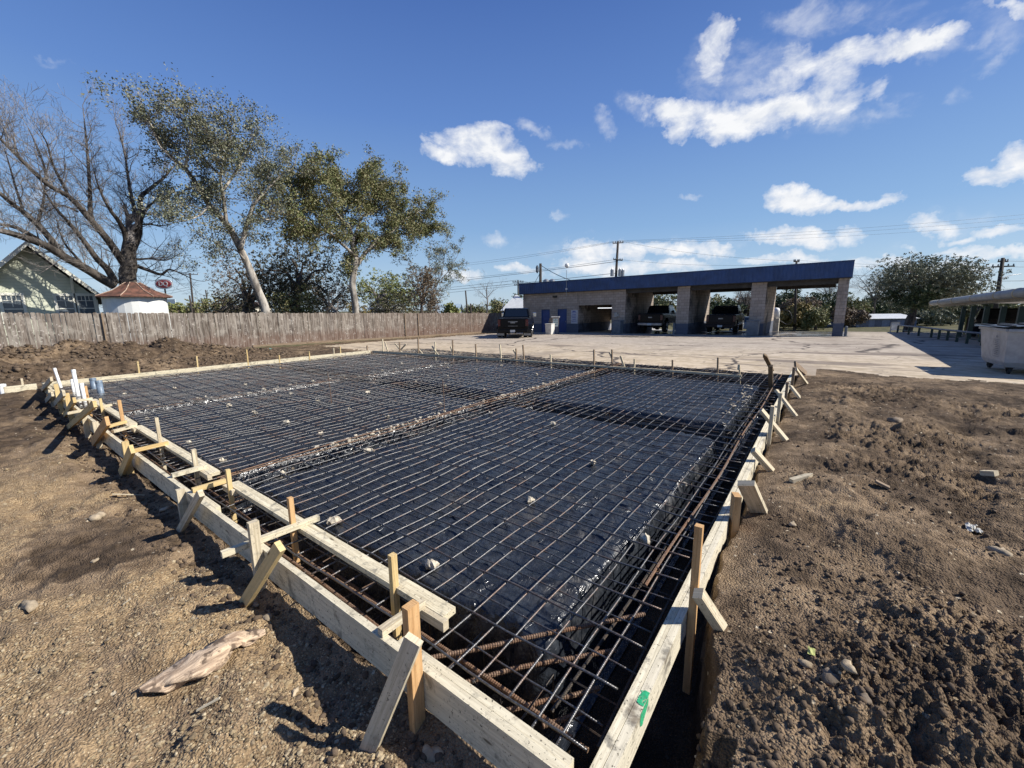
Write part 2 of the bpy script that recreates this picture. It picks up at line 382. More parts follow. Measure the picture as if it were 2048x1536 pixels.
# ---------------------------------------------------------------- ground materials
def dirt_mat(trench=False):
    m, nt, b = newmat('dirt' if not trench else 'trench_dirt'); g = NG(nt); p = g.pos(); px_, py_, pz_ = g.sep(p)
    n1 = g.noise(p, .9, 7, .62, .3); n2 = g.noise(p, 6, 6, .65); n3 = g.noise(p, 45, 4, .6)
    dark = g.mix(g.mapr(n2, .35, .65), (.056, .039, .025), (.14, .098, .063))
    mid = g.mix(g.mapr(n2, .35, .65), (.15, .103, .062), (.28, .20, .125))
    tan = g.mix(g.mapr(n3, .35, .65), (.235, .158, .084), (.46, .33, .185))
    leftm = g.math('MULTIPLY', g.mapr(px_, .6, -.4), g.mapr(py_, 9.5, 5.5))
    t = g.math('MULTIPLY_ADD', leftm, .40, g.math('MULTIPLY_ADD', n1, 1.5, -.53))
    pt_ = g.vm('LENGTH', g.vm('MULTIPLY', g.vm('SUBTRACT', p, (-.60, 4.0, 0)), (1.25, .85, 0))); t = g.math('SUBTRACT', t, g.math('MULTIPLY', g.mapr(g.math('ADD', pt_, g.math('MULTIPLY', n2, .7)), 1.25, .75), .42))
    t = g.math('ADD', t, g.math('MULTIPLY', g.mapr(g.math('ABSOLUTE', g.math('ADD', py_, .75)), .5, .1), .06))
    c = g.mix(g.mapr(t, .12, .42), dark, mid); c = g.mix(g.math('MULTIPLY', g.mapr(t, .42, .72), .8), c, tan)
    # pale grit: small stones of random tone
    vc = g.vor(p, 85, out='Color'); vd = g.vor(p, 85); r1 = g.sep(vc)
    grit = g.math('MULTIPLY', g.mapr(r1[0], .62, .74), g.mapr(vd, .42, .25))
    grit = g.math('MULTIPLY', grit, g.mapr(g.math('ADD', t, g.math('MULTIPLY', g.math('SUBTRACT', n3, .5), .6)), .2, .6))
    c = g.mix(grit, c, g.mix(r1[1], (.34, .25, .14), (.62, .50, .33)))
    pal = g.vor(g.vm('ADD', p, (3, 1, 2)), 24, out='Color'); pd_ = g.vor(g.vm('ADD', p, (3, 1, 2)), 24); r2 = g.sep(pal)
    c = g.mix(g.math('MULTIPLY', g.mapr(r2[0], .93, .95), g.mapr(pd_, .3, .2)), c, (.5, .42, .3))
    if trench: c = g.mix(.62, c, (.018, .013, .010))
    g.set(b.inputs['Base Color'], c); b.inputs['Roughness'].default_value = .95; b.inputs['Specular IOR Level'].default_value = .15
    hh = g.math('ADD', g.math('MULTIPLY', n2, .5), g.math('MULTIPLY', g.noise(p, 110, 3, .6), .25)); hh = g.math('SUBTRACT', hh, g.math('MULTIPLY', vd, .35))
    g.set(b.inputs['Normal'], g.bump(hh, 1.0, .034)); return m
def lot_mat():
    m, nt, b = newmat('worn_concrete'); g = NG(nt); p = g.pos(); px_, py_, pz_ = g.sep(p)
    st = g.scale(p, .35, 1.0, 1)
    n1 = g.noise(st, .35, 6, .6, .6); n2 = g.noise(p, 3, 6, .65); n3 = g.noise(p, 40, 3)
    near = g.mapr(g.math('ADD', px_, g.math('MULTIPLY', n1, 6)), 15, 25)
    tan = g.mix(g.mapr(n2, .3, .7), (.36, .28, .18), (.56, .46, .33))
    gry = g.mix(g.mapr(n2, .3, .7), (.31, .26, .205), (.45, .385, .31))
    c = g.mix(near, tan, gry)
    c = g.mix(g.math('MULTIPLY', g.mapr(n1, .52, .68), .55), c, (.20, .16, .125))
    streak = g.noise(g.scale(p, .5, .08, 1), 2.2, 5, .6, .4); c = g.mix(g.math('MULTIPLY', g.mapr(streak, .57, .64), .75), c, (.13, .10, .08))
    wp = g.vm('ADD', p, g.vm('SCALE', g.vm('SUBTRACT', g.noise(p, .8, 4, .6, 0, 1), (.5, .5, .5)), 1.6))
    cr = g.vor(g.scale(wp, .16, .12, 0), 1.0, 'DISTANCE_TO_EDGE'); c = g.mix(g.math('MULTIPLY', g.mapr(cr, .012, .003), g.mapr(n1, .38, .48)), c, (.07, .055, .045))
    cr2 = g.vor(g.scale(wp, .45, .4, 0), 1.0, 'DISTANCE_TO_EDGE'); c = g.mix(g.math('MULTIPLY', g.mapr(cr2, .016, .004), g.mapr(n2, .5, .6)), c, (.10, .08, .06))
    # wet wash-water film in front of and under the bays
    wet = g.math('MULTIPLY', g.mapr(px_, 28.8, 31.0), g.mapr(py_, 14.5, 12.0)); wet = g.math('MULTIPLY', wet, g.mapr(py_, -2.4, -1.2))
    wn = g.noise(g.scale(p, .5, .3, 1), .9, 5, .6); wet = g.math('MULTIPLY', wet, g.mapr(wn, .34, .5))
    pud = g.mapr(g.math('ADD', g.vm('LENGTH', g.vm('MULTIPLY', g.vm('SUBTRACT', p, (26.2, 10.2, 0)), (1.1, .34, 0))), g.math('MULTIPLY', g.math('SUBTRACT', n2, .5), 1.6)), 1.0, .6)
    wet = g.math('MAXIMUM', wet, g.math('MULTIPLY', pud, .75))
    c = g.mix(g.math('MULTIPLY', wet, .72), c, (.045, .04, .038))
    g.set(b.inputs['Base Color'], c); g.set(b.inputs['Roughness'], g.mapr(wet, .2, .9, .88, .12)); b.inputs['Specular IOR Level'].default_value = .35
    bb = g.n('ShaderNodeBump'); bb.inputs['Distance'].default_value = .008; g.set(bb.inputs['Strength'], g.mapr(wet, .2, .8, .6, .04))
    g.set(bb.inputs['Height'], g.math('ADD', n2, g.math('MULTIPLY', n3, .5))); g.set(b.inputs['Normal'], bb.outputs[0]); return m
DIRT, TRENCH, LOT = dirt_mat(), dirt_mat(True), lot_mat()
GRASS = simple('dry_grass', (.11, .10, .055), .95, var=.5, scale=1.2, bump=.03, bscale=12, spec=.1, dark=(.055, .055, .028))
ROADM = simple('pale_road', (.36, .34, .31), .9, var=.15, scale=.7, bump=.004, bscale=30, spec=.2)
# ---------------------------------------------------------------- terrain: one polar sheet around the viewpoint, fine near, coarse far
def terrain():
    a0 = 36.8; fine = np.arange(-63, 63.001, .13); coarse = np.arange(67, 297, 5.0)
    ang = np.radians(a0+np.concatenate([fine, coarse])); na = len(ang)
    r = [.05, .3, .6]; 
    while r[-1] < .9: r.append(r[-1]+.05)
    while r[-1] < 60: r.append(r[-1]*1.0058)
    while r[-1] < 1500: r.append(r[-1]*1.04)
    r = np.array(r); nr = len(r)
    A_, R_ = np.meshgrid(ang, r); X = CAM.x+R_*np.cos(A_); Y = CAM.y+R_*np.sin(A_); Z = hgt(X, Y)
    V = np.stack([X, Y, Z], -1).reshape(-1, 3)
    i, j = np.meshgrid(np.arange(nr-1), np.arange(na), indexing='ij'); j2 = (j+1) % na
    Fq = np.stack([i*na+j, (i+1)*na+j, (i+1)*na+j2, i*na+j2], -1).reshape(-1, 4)
    cx = V[Fq, 0].mean(1); cy = V[Fq, 1].mean(1)
    exc = (cx > RX0-.2) & (cx < RX1) & (cy > RY0-.35) & (cy < RY1+.02) & (V[Fq, 2].mean(1) < -.42)
    lot = is_lot(cx, cy) & ~exc
    road = (cx > 46) & (cx < 56) & ~lot
    grass = (((cx >= 56) | (cy > 24.5+.3*fbm(cx, cy, 1, 2, 99)) | (cx < -60) | (cy < -30)) & ~lot & ~road & ~exc)
    dirt = ~(exc | lot | road | grass)
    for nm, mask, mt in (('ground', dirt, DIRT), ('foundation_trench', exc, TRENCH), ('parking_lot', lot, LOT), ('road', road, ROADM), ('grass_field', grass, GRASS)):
        f = Fq[mask]; u, inv = np.unique(f, return_inverse=True)
        o = npmesh(nm, V[u], inv.reshape(-1, 4), mt); o['kind'] = 'structure'
terrain()
def gz(x, y): return float(hgt(np.array([x]), np.array([y]))[0])
# ---------------------------------------------------------------- timber materials (grain follows each board through its UVs)
def wood_mat(name, c0, c1, c2, stain=.4, grain=1, bump=.0015):
    m, nt, b = newmat(name); g = NG(nt); uv = g.coord('UV'); p = g.pos()
    v1 = g.scale(uv, 2.2, 55, 1); n1 = g.noise(v1, 1, 5, .6, .8); n2 = g.noise(g.scale(uv, 14, 220, 1), 1, 3, .6)
    c = g.mix(g.mapr(g.math('MULTIPLY_ADD', n2, .35*grain, g.math('MULTIPLY', n1, .75)), .40, .68), c0, c1)
    bv = g.noise(g.scale(uv, .02, .35, 1), 1, 1, .5); c = g.mix(g.mapr(bv, .35, .65), c, g.mix(.5, c, c2), 'MIX')
    kn = g.vor(g.scale(uv, 2.6, 9, 1), 1); c = g.mix(g.mapr(kn, .10, .05), c, tuple(x*.35 for x in c0))
    st = g.noise(p, 9, 6, .7, .5); c = g.mix(g.math('MULTIPLY', g.mapr(st, .52, .68), stain), c, tuple(x*.42 for x in c2))
    mud = g.noise(p, 4.5, 6, .72); c = g.mix(g.math('MULTIPLY', g.mapr(mud, .56, .70), stain*.7), c, (.14, .105, .07)); sp = g.noise(p, 60, 4, .7); c = g.mix(g.math('MULTIPLY', g.mapr(sp, .60, .68), stain*1.3), c, (.07, .06, .045))
    g.set(b.inputs['Base Color'], c); b.inputs['Roughness'].default_value = .85; b.inputs['Specular IOR Level'].default_value = .2
    g.set(b.inputs['Normal'], g.bump(g.math('ADD', n1, g.math('MULTIPLY', n2, .6)), .8, bump)); return m
W_FORM = wood_mat('weathered_form_lumber', (.44, .37, .24), (.74, .66, .47), (.58, .53, .41), .9)
W_FORM2 = wood_mat('grey_spotted_lumber', (.48, .42, .29), (.76, .68, .50), (.58, .53, .42), 1.0)
W_NEW = wood_mat('yellow_pine_stake', (.42, .28, .11), (.66, .48, .23), (.62, .50, .27), .25)
W_RED = wood_mat('orange_pine_stake', (.40, .22, .09), (.62, .38, .18), (.55, .36, .18), .3)
W_OLD = wood_mat('pale_stake', (.38, .31, .20), (.66, .57, .41), (.54, .47, .34), .55)
W_DARK = wood_mat('dull_brown_stake', (.16, .11, .07), (.30, .22, .15), (.25, .19, .13), .5)
WS = [W_NEW, W_OLD, W_RED, W_OLD]
# ---------------------------------------------------------------- formwork
Z0 = 0.0
LUM = .038
def zline(x, y): return gz(x, y)
def formwork(label, loc): return thing('formwork', label, 'formwork', loc)
def stake_part(par, base, top, mat=W_OLD, w=.038, h=.06, up=(1, 0, 0), point=0):
    m = MB(); m.board(base, top, w, h, up, point=point); part('stake', m, mat, par)
def brace_part(par, top, bot, mat=W_OLD, w=.038, h=.085, up=(0, 0, 1)):
    m = MB(); m.board(top, bot, w, h, up); part('brace', m, mat, par)
def strip(par, name, pts, w, h, mat, zc, rag=.0015):
    """a run of boards butted end to end along pts (x, y)"""
    for a, b in zip(pts[:-1], pts[1:]):
        a3 = Vector((a[0], a[1], zc)); b3 = Vector((b[0], b[1], zc+random.uniform(-.003, .003))); d = (b3-a3).normalized()*.002
        m = MB(); m.board(a3+d, b3-d, w, h, (0, 0, 1), rag=rag); part(name, m, mat, par)
# left outer form: inner face on x = 0
FL = formwork('long pale form board at the left edge, braced by leaning stakes over brown dirt', (0, 7, 0))
strip(FL, 'board', [(-.019, -.09), (-.019, 3.35), (-.030, 6.9), (-.012, 10.5), (-.02, 14.15)], LUM, .20, W_FORM, -.10)
strip(FL, 'board', [(.021, .06), (.021, 1.02)], LUM, .14, W_FORM, -.074)
strip(FL, 'board', [(.021, 3.40), (.021, 3.95)], LUM, .09, W_FORM, -.05)
def leftstake(y, toppx, br0, br1, mat, bw=.085, bz=-.24, post=True, pmat=None, xo=-.075, pw=.04, ph=.062, brx=-.12):
    if post:
        t = PY(*toppx, y); gx = xo
        stake_part(FL, (gx, y, -.5), (gx+.004, y+.004, max(.03, t.z)), pmat or mat, pw, ph)
    if br0:
        t = PX(*br0, brx); b_ = PZ(*br1, bz); d = (b_-t).normalized()
        brace_part(FL, t, b_+d*.06, mat, .036, bw, (0, .35, 1))
leftstake(.80, (815, 1215), (828, 1278), (745, 1480), W_OLD, .075, pmat=W_RED, brx=-.125)
leftstake(2.42, (541, 1030), (560, 1092), (492, 1202), W_NEW, .07, pmat=W_OLD)
leftstake(4.0, (400, 985), (402, 986), (361, 1060), W_OLD, .06, pmat=W_OLD)
leftstake(5.95, (265, 880), (264, 898), (244, 944), W_NEW, .10)
leftstake(7.7, (213, 840), (215, 842), (187, 884), W_RED, .115, post=True, pmat=W_OLD)
leftstake(8.55, (172, 830), (190, 808), (138, 854), W_NEW, .085, pmat=W_OLD)
leftstake(10.0, (147, 785), (149, 800), (130, 830), W_NEW, .085)
leftstake(11.2, (123.7, 767), (128, 786), (110, 808), W_OLD, .10, pmat=W_NEW)
leftstake(12.3, (111, 778), (105, 788), (93, 802), W_OLD, .09)
leftstake(13.9, (100, 762), (103, 758), (82, 782), W_OLD, .085, post=False)
# small wedges/off-cuts beside near posts and cleats
# ledge forms: flat boards set 0.3 m inside the outer form
segs = [((.03, 0), (.95, 3.86), 'nearest pale ledge board lying flat above the rusty bars on the left', [(.272, 1.36, (765, 1120)), (.25, 2.53, (591, 991)), (.25, 3.72, (466, 936))]),
        ((0, 0), (4.30, 7.28), 'middle pale ledge board between the left trench and the bar mat', [(.25, 4.62, (393.5, 897)), (.25, 5.85, (321.7, 833.7))]),
        ((0, 0), (7.50, 10.5), 'farthest pale ledge board near the white pipes', [(.25, 7.75, (246.7, 799)), (.25, 9.2, (216.5, 795)), (.25, 10.4, (188, 770))])]
spread = [[(-.03, 1.11, .24, 1.10), (-.24, 2.53, .40, 2.485), (-.01, 3.90, .256, 3.905)],
          [(-.01, 4.485, .29, 4.50), (-.034, 5.78, .29, 5.82), (0, 7.07, .27, 7.22)],
          [(.02, 7.466, .235, 7.62), (-.2, 9.1, .37, 9.35), (.0, 10.35, .28, 10.4)]]
for si, (_, (y0, y1), lab, sts) in enumerate(segs):
    f_ = formwork(lab, (.3, (y0+y1)/2, 0))
    strip(f_, 'board', [(.292, y0), (.297, y1)], .092, .038, W_FORM, -.019)
    m = MB(); m.board((.235, y0-.03, -.03), (.235, y0+.22, -.03), .038, .055); part('cleat', m, W_OLD, f_)
    m = MB(); m.board((.235, y1-.2, -.03), (.235, y1+.02, -.03), .038, .05); part('cleat', m, W_OLD, f_)
    for k, (x, y, tp) in enumerate(sts):
        t = PY(*tp, y); stake_part(f_, (x-.028, y, -.42), (x-.024, y, t.z), WS[(k*2+si) % 4], .034, .034 if k else .04)
    for k, (ax, ay, bx, by) in enumerate(spread[si]):
        m = MB(); z = .021 if k != 1 or si else .05
        if si == 0 and k == 1: z = .022
        m.board((ax, ay, z), (bx, by, z), .04, .04, rag=0); part('spreader', m, [W_OLD, W_FORM, W_NEW][(k+si) % 3] if not (si == 0 and k == 1) else W_FORM, f_)
# right form: two boards side by side
FR = formwork('doubled form board running up the right side, marked with green paint', (5, -.04, 0))
strip(FR, 'board', [(-.12, -.0185), (4.1, -.0185), (8.3, -.018), (11.3, -.019)], .037, .15, W_FORM2, -.075, .0006)
strip(FR, 'board', [(-.12, -.0575), (2.9, -.0585), (7.1, -.0575), (11.3, -.058)], .037, .15, W_FORM2, -.0755, .0006)
GREEN = simple('green_marking_paint', (.02, .40, .17), .8, var=.35, scale=60)
def speckle(m, sc_, lo, hi):
    nt = m.node_tree; g = NG(nt); b = [n for n in nt.nodes if n.type == 'BSDF_PRINCIPLED'][0]
    g.set(b.inputs['Alpha'], g.mapr(g.noise(g.pos(), sc_, 5, .75), lo, hi))
speckle(GREEN, 130, .36, .50)
def green_mark():
    m = MB(); y0, y1 = -.0445, -.0765
    P_ = []
    for k in range(9):
        x = .375+k*.0095; a = random.uniform(-.004, .004)
        P_.append((x, y0+a if k not in (0, 8) else y0-.012, .0026))
    for k in range(8): m.quad((P_[k][0], y1, .0026), (P_[k+1][0], y1, .0026), P_[k+1], P_[k])
    for k in range(10):
        x0, x1 = .335+k*.0095, .335+(k+1)*.0095; d0 = -.02-.0085*(9-abs(k-3)); d1 = -.02-.0085*(9-abs(k-2))
        m.quad((x0, y1-.0015, .001), (x1, y1-.0015, .001), (x1, y1-.0015, d1*.8), (x0, y1-.0015, d0*.8))
    part('paint_mark', m, GREEN, FR)
green_mark()
def rpost(x, y, toppx, mat, w=.04, h=.04, bottom=-.5, lean=(0, 0), yaw=0):
    t = PY(*toppx, y-.0); stake_part(FR, (x, y, bottom), (x+lean[0], y+lean[1], t.z), mat, w, h, (math.cos(yaw), math.sin(yaw), 0))
def rbrace(a, xa, ya, b_, zb, mat, h=.085, w=.038):
    t = PY(*a, ya); bo = PZ(*b_, zb); d = (bo-t).normalized(); brace_part(FR, t, bo+d*.05, mat, w, h, (1, 0, .2))
p = PZ(1376, 1218, 0); rpost(p.x, -.10, (1390, 1066), W_RED, .038, .038)
rbrace((1396, 1186), 0, -.13, (1458, 1280), -.14, W_OLD, .06, .05)
p = PZ(1480, 1040, 0); rpost(p.x, -.11, (1484, 966), W_RED, .05, .09, yaw=.4)
rbrace((1492, 966), 0, -.15, (1524, 1036), -.12, W_OLD, .05, .12)
rbrace((1506, 900), 0, -.05, (1546, 945), -.12, W_OLD, .075, .05)
p = PZ(1545, 872, 0); rpost(p.x, -.11, (1543, 817), W_OLD, .04, .085)
rbrace((1522, 820), 0, .02, (1577, 886), -.1, W_OLD, .1)
p = PZ(1564, 832, 0); rpost(p.x, -.11, (1561, 786), W_OLD, .04, .085); rbrace((1552, 780), 0, 0, (1592, 832), -.1, W_OLD, .08)
p = PZ(1578, 796, 0); rpost(p.x, -.11, (1578, 758), W_DARK, .04, .085); rbrace((1581, 772), 0, -.13, (1602, 799), -.1, W_OLD, .07)
p = PZ(1588, 768, 0); rpost(p.x, -.12, (1587, 737), W_DARK, .05, .12); rbrace((1592, 738), 0, -.15, (1615, 769), -.1, W_OLD, .09)
rbrace((1590, 728), 0, -.12, (1612, 747), -.1, W_DARK, .12)
# far-left form (y = 14.15) continuing past the corner
FB = formwork('thin pale form board across the far left edge in front of the dirt heap', (4, 14.17, 0))
strip(FB, 'board', [(-.62, 14.12), (-.12, 14.17)], LUM, .19, W_FORM, -.10)
strip(FB, 'board', [(-.02, 14.17), (3.0, 14.20), (6.2, 14.23), (8.9, 14.15)], LUM, .14, W_FORM, -.07)
for (tx, ty, bx, by) in [(275, 723, 277, 743), (393, 712, 394, 733), (493, 699, 495, 722), (667, 696, 668, 710), (680, 693, 681, 706), (558, 710, 558, 717), (618, 703, 618, 712), (43, 757, 44, 765)]:
    b_ = PY(bx, by, 14.21); t = PY(tx, ty, 14.21); stake_part(FB, (b_.x, 14.215, -.4), (t.x, 14.215, t.z), random.choice([W_NEW, W_OLD]), .05, .035)
# far inner form along x ~ 9.9 with its upright stakes
FF = formwork('thin pole-like form board at the far edge held by thin upright stakes', (9.7, 5, 0))
pts = [PZ(*q, 0) for q in ((745, 701), (880, 709), (1000, 716), (1184, 730), (1330, 739), (1484, 750))]
FARP = [(p.x, p.y) for p in pts]
strip(FF, 'board', FARP[:3], LUM, .09, W_OLD, -.046); strip(FF, 'board', FARP[3:][:0] or [FARP[2], FARP[3]], .05, .05, W_OLD, -.026); strip(FF, 'board', FARP[3:], .05, .05, W_OLD, -.026)
def farx(y): return float(np.interp(y, [q[1] for q in FARP][::-1], [q[0] for q in FARP][::-1]))
far_st = [(734, 691, 734, 703), (765, 678, 767, 702), (799, 684, 799, 707), (836, 675, 837, 709), (870, 684, 871, 711), (905, 680, 906, 712), (951, 688, 954, 719), (1000, 689, 1004, 722),
 (1032, 697, 1034, 726), (1046, 690, 1050, 725), (1101, 709, 1103, 731), (1188, 699, 1189, 738), (1224, 699, 1225, 738), (1269, 718, 1269, 743), (1345, 720, 1346, 748), (1436, 715, 1436, 756), (1479, 730, 1483, 756)]
for i, (tx, ty, bx, by) in enumerate(far_st):
    b_ = PZ(bx, by, -.05); x = farx(b_.y)+.05; t = PX(tx, ty, x); t2 = PX(bx, by, x)
    stake_part(FF, (x, t2.y, -.5), (x, t.y, t.z), [W_DARK, W_OLD, W_DARK][i % 3], .045, .035, (0, 1, 0))
for (a, b_) in [((770, 684), (776, 704)), ((790, 687), (799, 698)), ((812, 688), (801, 700)), ((838, 700), (846, 709)), ((864, 692), (871, 703)), ((872, 704), (878, 712)), ((901, 693), (906, 706)), ((1027, 700), (1033, 711)), ((1219, 705), (1225, 718)), ((1241, 712), (1249, 736)), ((1478, 729), (1477, 740)), ((798, 700), (807, 708))]:
    p0 = PX(*a, 9.9 if a[0] > 900 else 9.3); p1 = PX(*b_, 9.9 if a[0] > 900 else 9.3); brace_part(FF, p0, p1, W_OLD, .03, .05)
# isolated tall pointed stake inside the right corner
TS = thing('pointed_stake', 'tall dark pointed stakes standing inside the far right corner of the bar mat', 'stake', (9.0, .22, 0))
b_ = PY(1543, 795, .24); t = PY(1541, 731, .24)
m = MB(); m.board((b_.x, .24, -.5), (t.x, .24, t.z), .08, .045, (1, 0, 0)); part('post', m, W_DARK, TS)
t1 = PY(1541, 734, .26); t2 = PY(1528, 708, .30)
m = MB(); m.board(t1+(t1-t2)*.3, t2, .07, .035, (1, 0, 0), point=.16); part('pointed_tip', m, W_DARK, TS)
# ---------------------------------------------------------------- steel
def steel_mat(name, c0, c1, rough, metal, rust, rib=False):
    m, nt, b = newmat(name); g = NG(nt); p = g.pos()
    n = g.noise(p, 5, 6, .65); n2 = g.noise(p, 90, 4)
    c = g.mix(g.mapr(n2, .35, .65), c0, c1); c = g.mix(g.math('MULTIPLY', g.mapr(n, .50, .62), rust), c, g.mix(n2, (.16, .065, .025), (.30, .14, .06)))
    g.set(b.inputs['Base Color'], c); b.inputs['Metallic'].default_value = metal
    g.set(b.inputs['Roughness'], g.mapr(n, .3, .7, rough-.06, rough+.12))
    ax = g.scale(p, 1, 1, 1); wv = g.n('ShaderNodeTexWave', wave_type='BANDS', bands_direction='DIAGONAL'); g.set(wv.inputs['Vector'], ax)
    wv.inputs['Scale'].default_value = 55
    g.set(b.inputs['Normal'], g.bump(g.math('MULTIPLY_ADD', n2, .5, wv.outputs[1]), .5, .0015)); return m
S_BAR = steel_mat('dark_reinforcing_steel', (.10, .097, .094), (.19, .185, .18), .40, .75, .32)
S_RUST = steel_mat('rusty_reinforcing_steel', (.10, .058, .037), (.22, .14, .088), .65, .3, .35)
S_DARK = steel_mat('deep_dark_steel', (.035, .03, .027), (.08, .065, .05), .6, .5, .25)
S_WIRE = steel_mat('tie_wire', (.10, .09, .08), (.2, .18, .16), .5, .8, .3)
YB = [.155+.1545*k for k in range(90)]
XB = [.115+.3085*k for k in range(36)]
def sag(x, y): return .010*math.sin(x*2.1+y*1.3)+.008*math.sin(x*5.2-y*3.9)+.006*math.sin(y*7.7+x)
mat_root = thing('rebar_mat', 'wide tied grid of thin steel bars over the black plastic sheeting', 'rebar mat', (5, 7, -.07))
rebars = []
for y in YB:
    y = y+random.uniform(-.022, .022); x0, x1 = random.uniform(.06, .16), random.uniform(11.0, 11.22); yend = y+random.uniform(-.05, .05)
    if y > 13.3: x1 = min(x1, 9.6)
    n = 40; pts = []; ph = random.uniform(0, 6); am = random.uniform(.002, .010)
    for i in range(n+1):
        t = i/n; t = t**1.4; x = x0+(x1-x0)*t; yy = y+(yend-y)*t+am*math.sin(x*1.9+ph); pts.append((x, yy, -.082+sag(x, yy)))
    rebars.append((y, pts, .0062))
for x, lowr in [(q, 0) for q in XB]+[(q+.154, 1) for q in XB]:
    x = x+random.uniform(-.018, .018); xe = x+random.uniform(-.05, .05); n = 44; pts = []; ph = random.uniform(0, 6); am = random.uniform(.002, .010)
    y0, y1 = random.uniform(.01, .06), random.uniform(13.8, 14.0)
    for i in range(n+1):
        t = (i/n)**1.3; y = y0+(y1-y0)*t; xx = x+(xe-x)*t+am*math.sin(y*2.2+ph); pts.append((xx, y, -.070-.028*lowr+sag(xx, y)))
    rebars.append((x+.0*lowr, pts, .0046 if lowr else .0062))
rebars.sort(key=lambda q: q[0]); rest = MB()
for i, (k, pts, rr_) in enumerate(rebars):
    if i < 100: m = MB(); m.tube(pts, rr_, 6); part('rebar', m, S_BAR, mat_root, smooth=True)
    else: rest.tube(pts, rr_, 5)
o = part('rebar_bundle', rest, S_BAR, mat_root, smooth=True); o['kind'] = 'stuff'
# tie wires at crossings near the viewer
m = MB()
for x in XB[:14]:
    for y in YB[:26]:
        if random.random() < .5:
            z = -.074+sag(x, y); a = random.uniform(0, 6.28); L = random.uniform(.015, .05); q = Vector((x, y, z))
            m.tube([q, q+Vector((math.cos(a)*L*.5, math.sin(a)*L*.5, -.012)), q+Vector((math.cos(a)*L, math.sin(a)*L, random.uniform(-.02, .025)))], .0011, 3)
o = part('tie_wire', m, S_WIRE, mat_root); o['kind'] = 'stuff'
def ribbed(pts, r, pitch=.013, rib=.28):
    """deformed bar: radius stepped every pitch along a smoothed path"""
    P_ = [Vector(p) for p in pts]; out = []; rad = []
    seg = [(P_[i+1]-P_[i]).length for i in range(len(P_)-1)]; L = sum(seg); n = int(L/pitch*4)
    for i in range(n+1):
        s_ = L*i/n; k = 0
        while k < len(seg)-1 and s_ > seg[k]: s_ -= seg[k]; k += 1
        out.append(P_[k].lerp(P_[k+1], min(1, s_/seg[k]))); rad.append(r*(1+(rib if i % 4 == 1 else (.12 if i % 4 in (0, 2) else 0))))
    m = MB(); m.tube(out, rad, 8); return m
def bez(pts, n=14):
    """Catmull-Rom through pts"""
    P_ = [Vector(p) for p in pts]; P_ = [P_[0]*2-P_[1]]+P_+[P_[-1]*2-P_[-2]]; out = []
    for i in range(1, len(P_)-2):
        for k in range(n):
            t = k/n; a, b, c, d = P_[i-1:i+3]
            out.append(.5*((2*b)+(c-a)*t+(2*a-5*b+4*c-d)*t*t+(3*b-a-3*c+d)*t**3))
    out.append(P_[-2]); return out
cl = [([(835, 1322), (880, 1312), (960, 1297), (1062, 1274), (1180, 1250), (1290, 1228)], -.112, 'uppermost curved rusty bar across the near corner', (.25, .02)),
      ([(905, 1373), (960, 1357), (1040, 1335), (1140, 1317), (1232, 1300)], -.22, 'second curved rusty bar below the near corner grid', (.2, .02)),
      ([(985, 1424), (1020, 1420), (1090, 1402), (1150, 1390), (1198, 1376)], -.27, 'third short rusty bar deep in the near corner', (.1, .0)),
      ([(1085, 1452), (1120, 1441), (1168, 1422)], -.32, 'lowest short rusty bar stub in the near corner', (.1, .0))]
for pp, z, lab, _ in cl:
    pts = bez([PZ(a, b_, z) for a, b_ in pp], 8); m = ribbed(pts, .0105)
    o = m.build('rebar', S_RUST, None, smooth=False, origin=pts[len(pts)//2]); props(o, lab, 'rebar', 'rusty corner bars in the near corner')
# longitudinal bars and stirrups of the perimeter beam (left) and interior beams
def cage(label, axis, fixed, a0, a1, offs, mat=S_RUST, rad=.010, stir=.45, near=None, smat=S_RUST):
    P0 = (fixed, a0, -.2) if axis == 'y' else (a0, fixed, -.2)
    r_ = thing('rebar_cage', label, 'rebar cage', P0)
    for (o1, z) in offs:
        pts = []; n = max(8, int((a1-a0)/.35)); ph = random.uniform(0, 6)
        for i in range(n+1):
            t = a0+(a1-a0)*i/n; q = fixed+o1+.012*math.sin(t*1.7+ph); pts.append((q, t, z+.008*math.sin(t*2+ph)) if axis == 'y' else (t, q, z+.008*math.sin(t*2+ph)))
        if near and a0 < near:
            k = max(2, sum(1 for p in pts if (p[1] if axis == 'y' else p[0]) < near)); m = ribbed(pts[:k], rad); m.tube(pts[k-1:], rad, 6)
        else: m = MB(); m.tube(pts, rad, 6)
        part('rebar', m, mat, r_, smooth=False)
    xs = [o1 for o1, _ in offs]; zs = [z for _, z in offs]; lo, hi, zb, zt = min(xs)-.012, max(xs)+.012, min(zs)-.012, max(zs)+.012
    t = a0+.2; cnt = 0
    while t < a1 and cnt < 90:
        q = [(lo, zt), (hi, zt), (hi, zb), (lo, zb), (lo, zt-.01)]; dx = random.uniform(-.04, .04)
        pts = [((fixed+u, t+dx*(k % 2), v) if axis == 'y' else (t+dx*(k % 2), fixed+u, v)) for k, (u, v) in enumerate(q)]
        m = MB(); m.tube(pts, .0055, 4); part('stirrup', m, smat, r_); t += stir; cnt += 1
    return r_
cage('rusty bar cage in the left ledge trench between the two rows of boards', 'y', .14, .18, 13.8, [(-.02, -.18), (.10, -.21), (0, -.44), (.28, -.44)], near=3.4, smat=S_DARK)
cage('rusty bar cage crossing the plastic in a straight beam trench', 'x', 4.25, .3, 10.8, [(-.055, -.056), (.05, -.056), (-.06, -.34), (.05, -.34)], rad=.008, smat=S_DARK)
cage('rusty bar cage in the far crosswise beam trench', 'x', 9.2, .4, 10.6, [(-.07, -.11), (0, -.36)], rad=.007, smat=S_DARK)
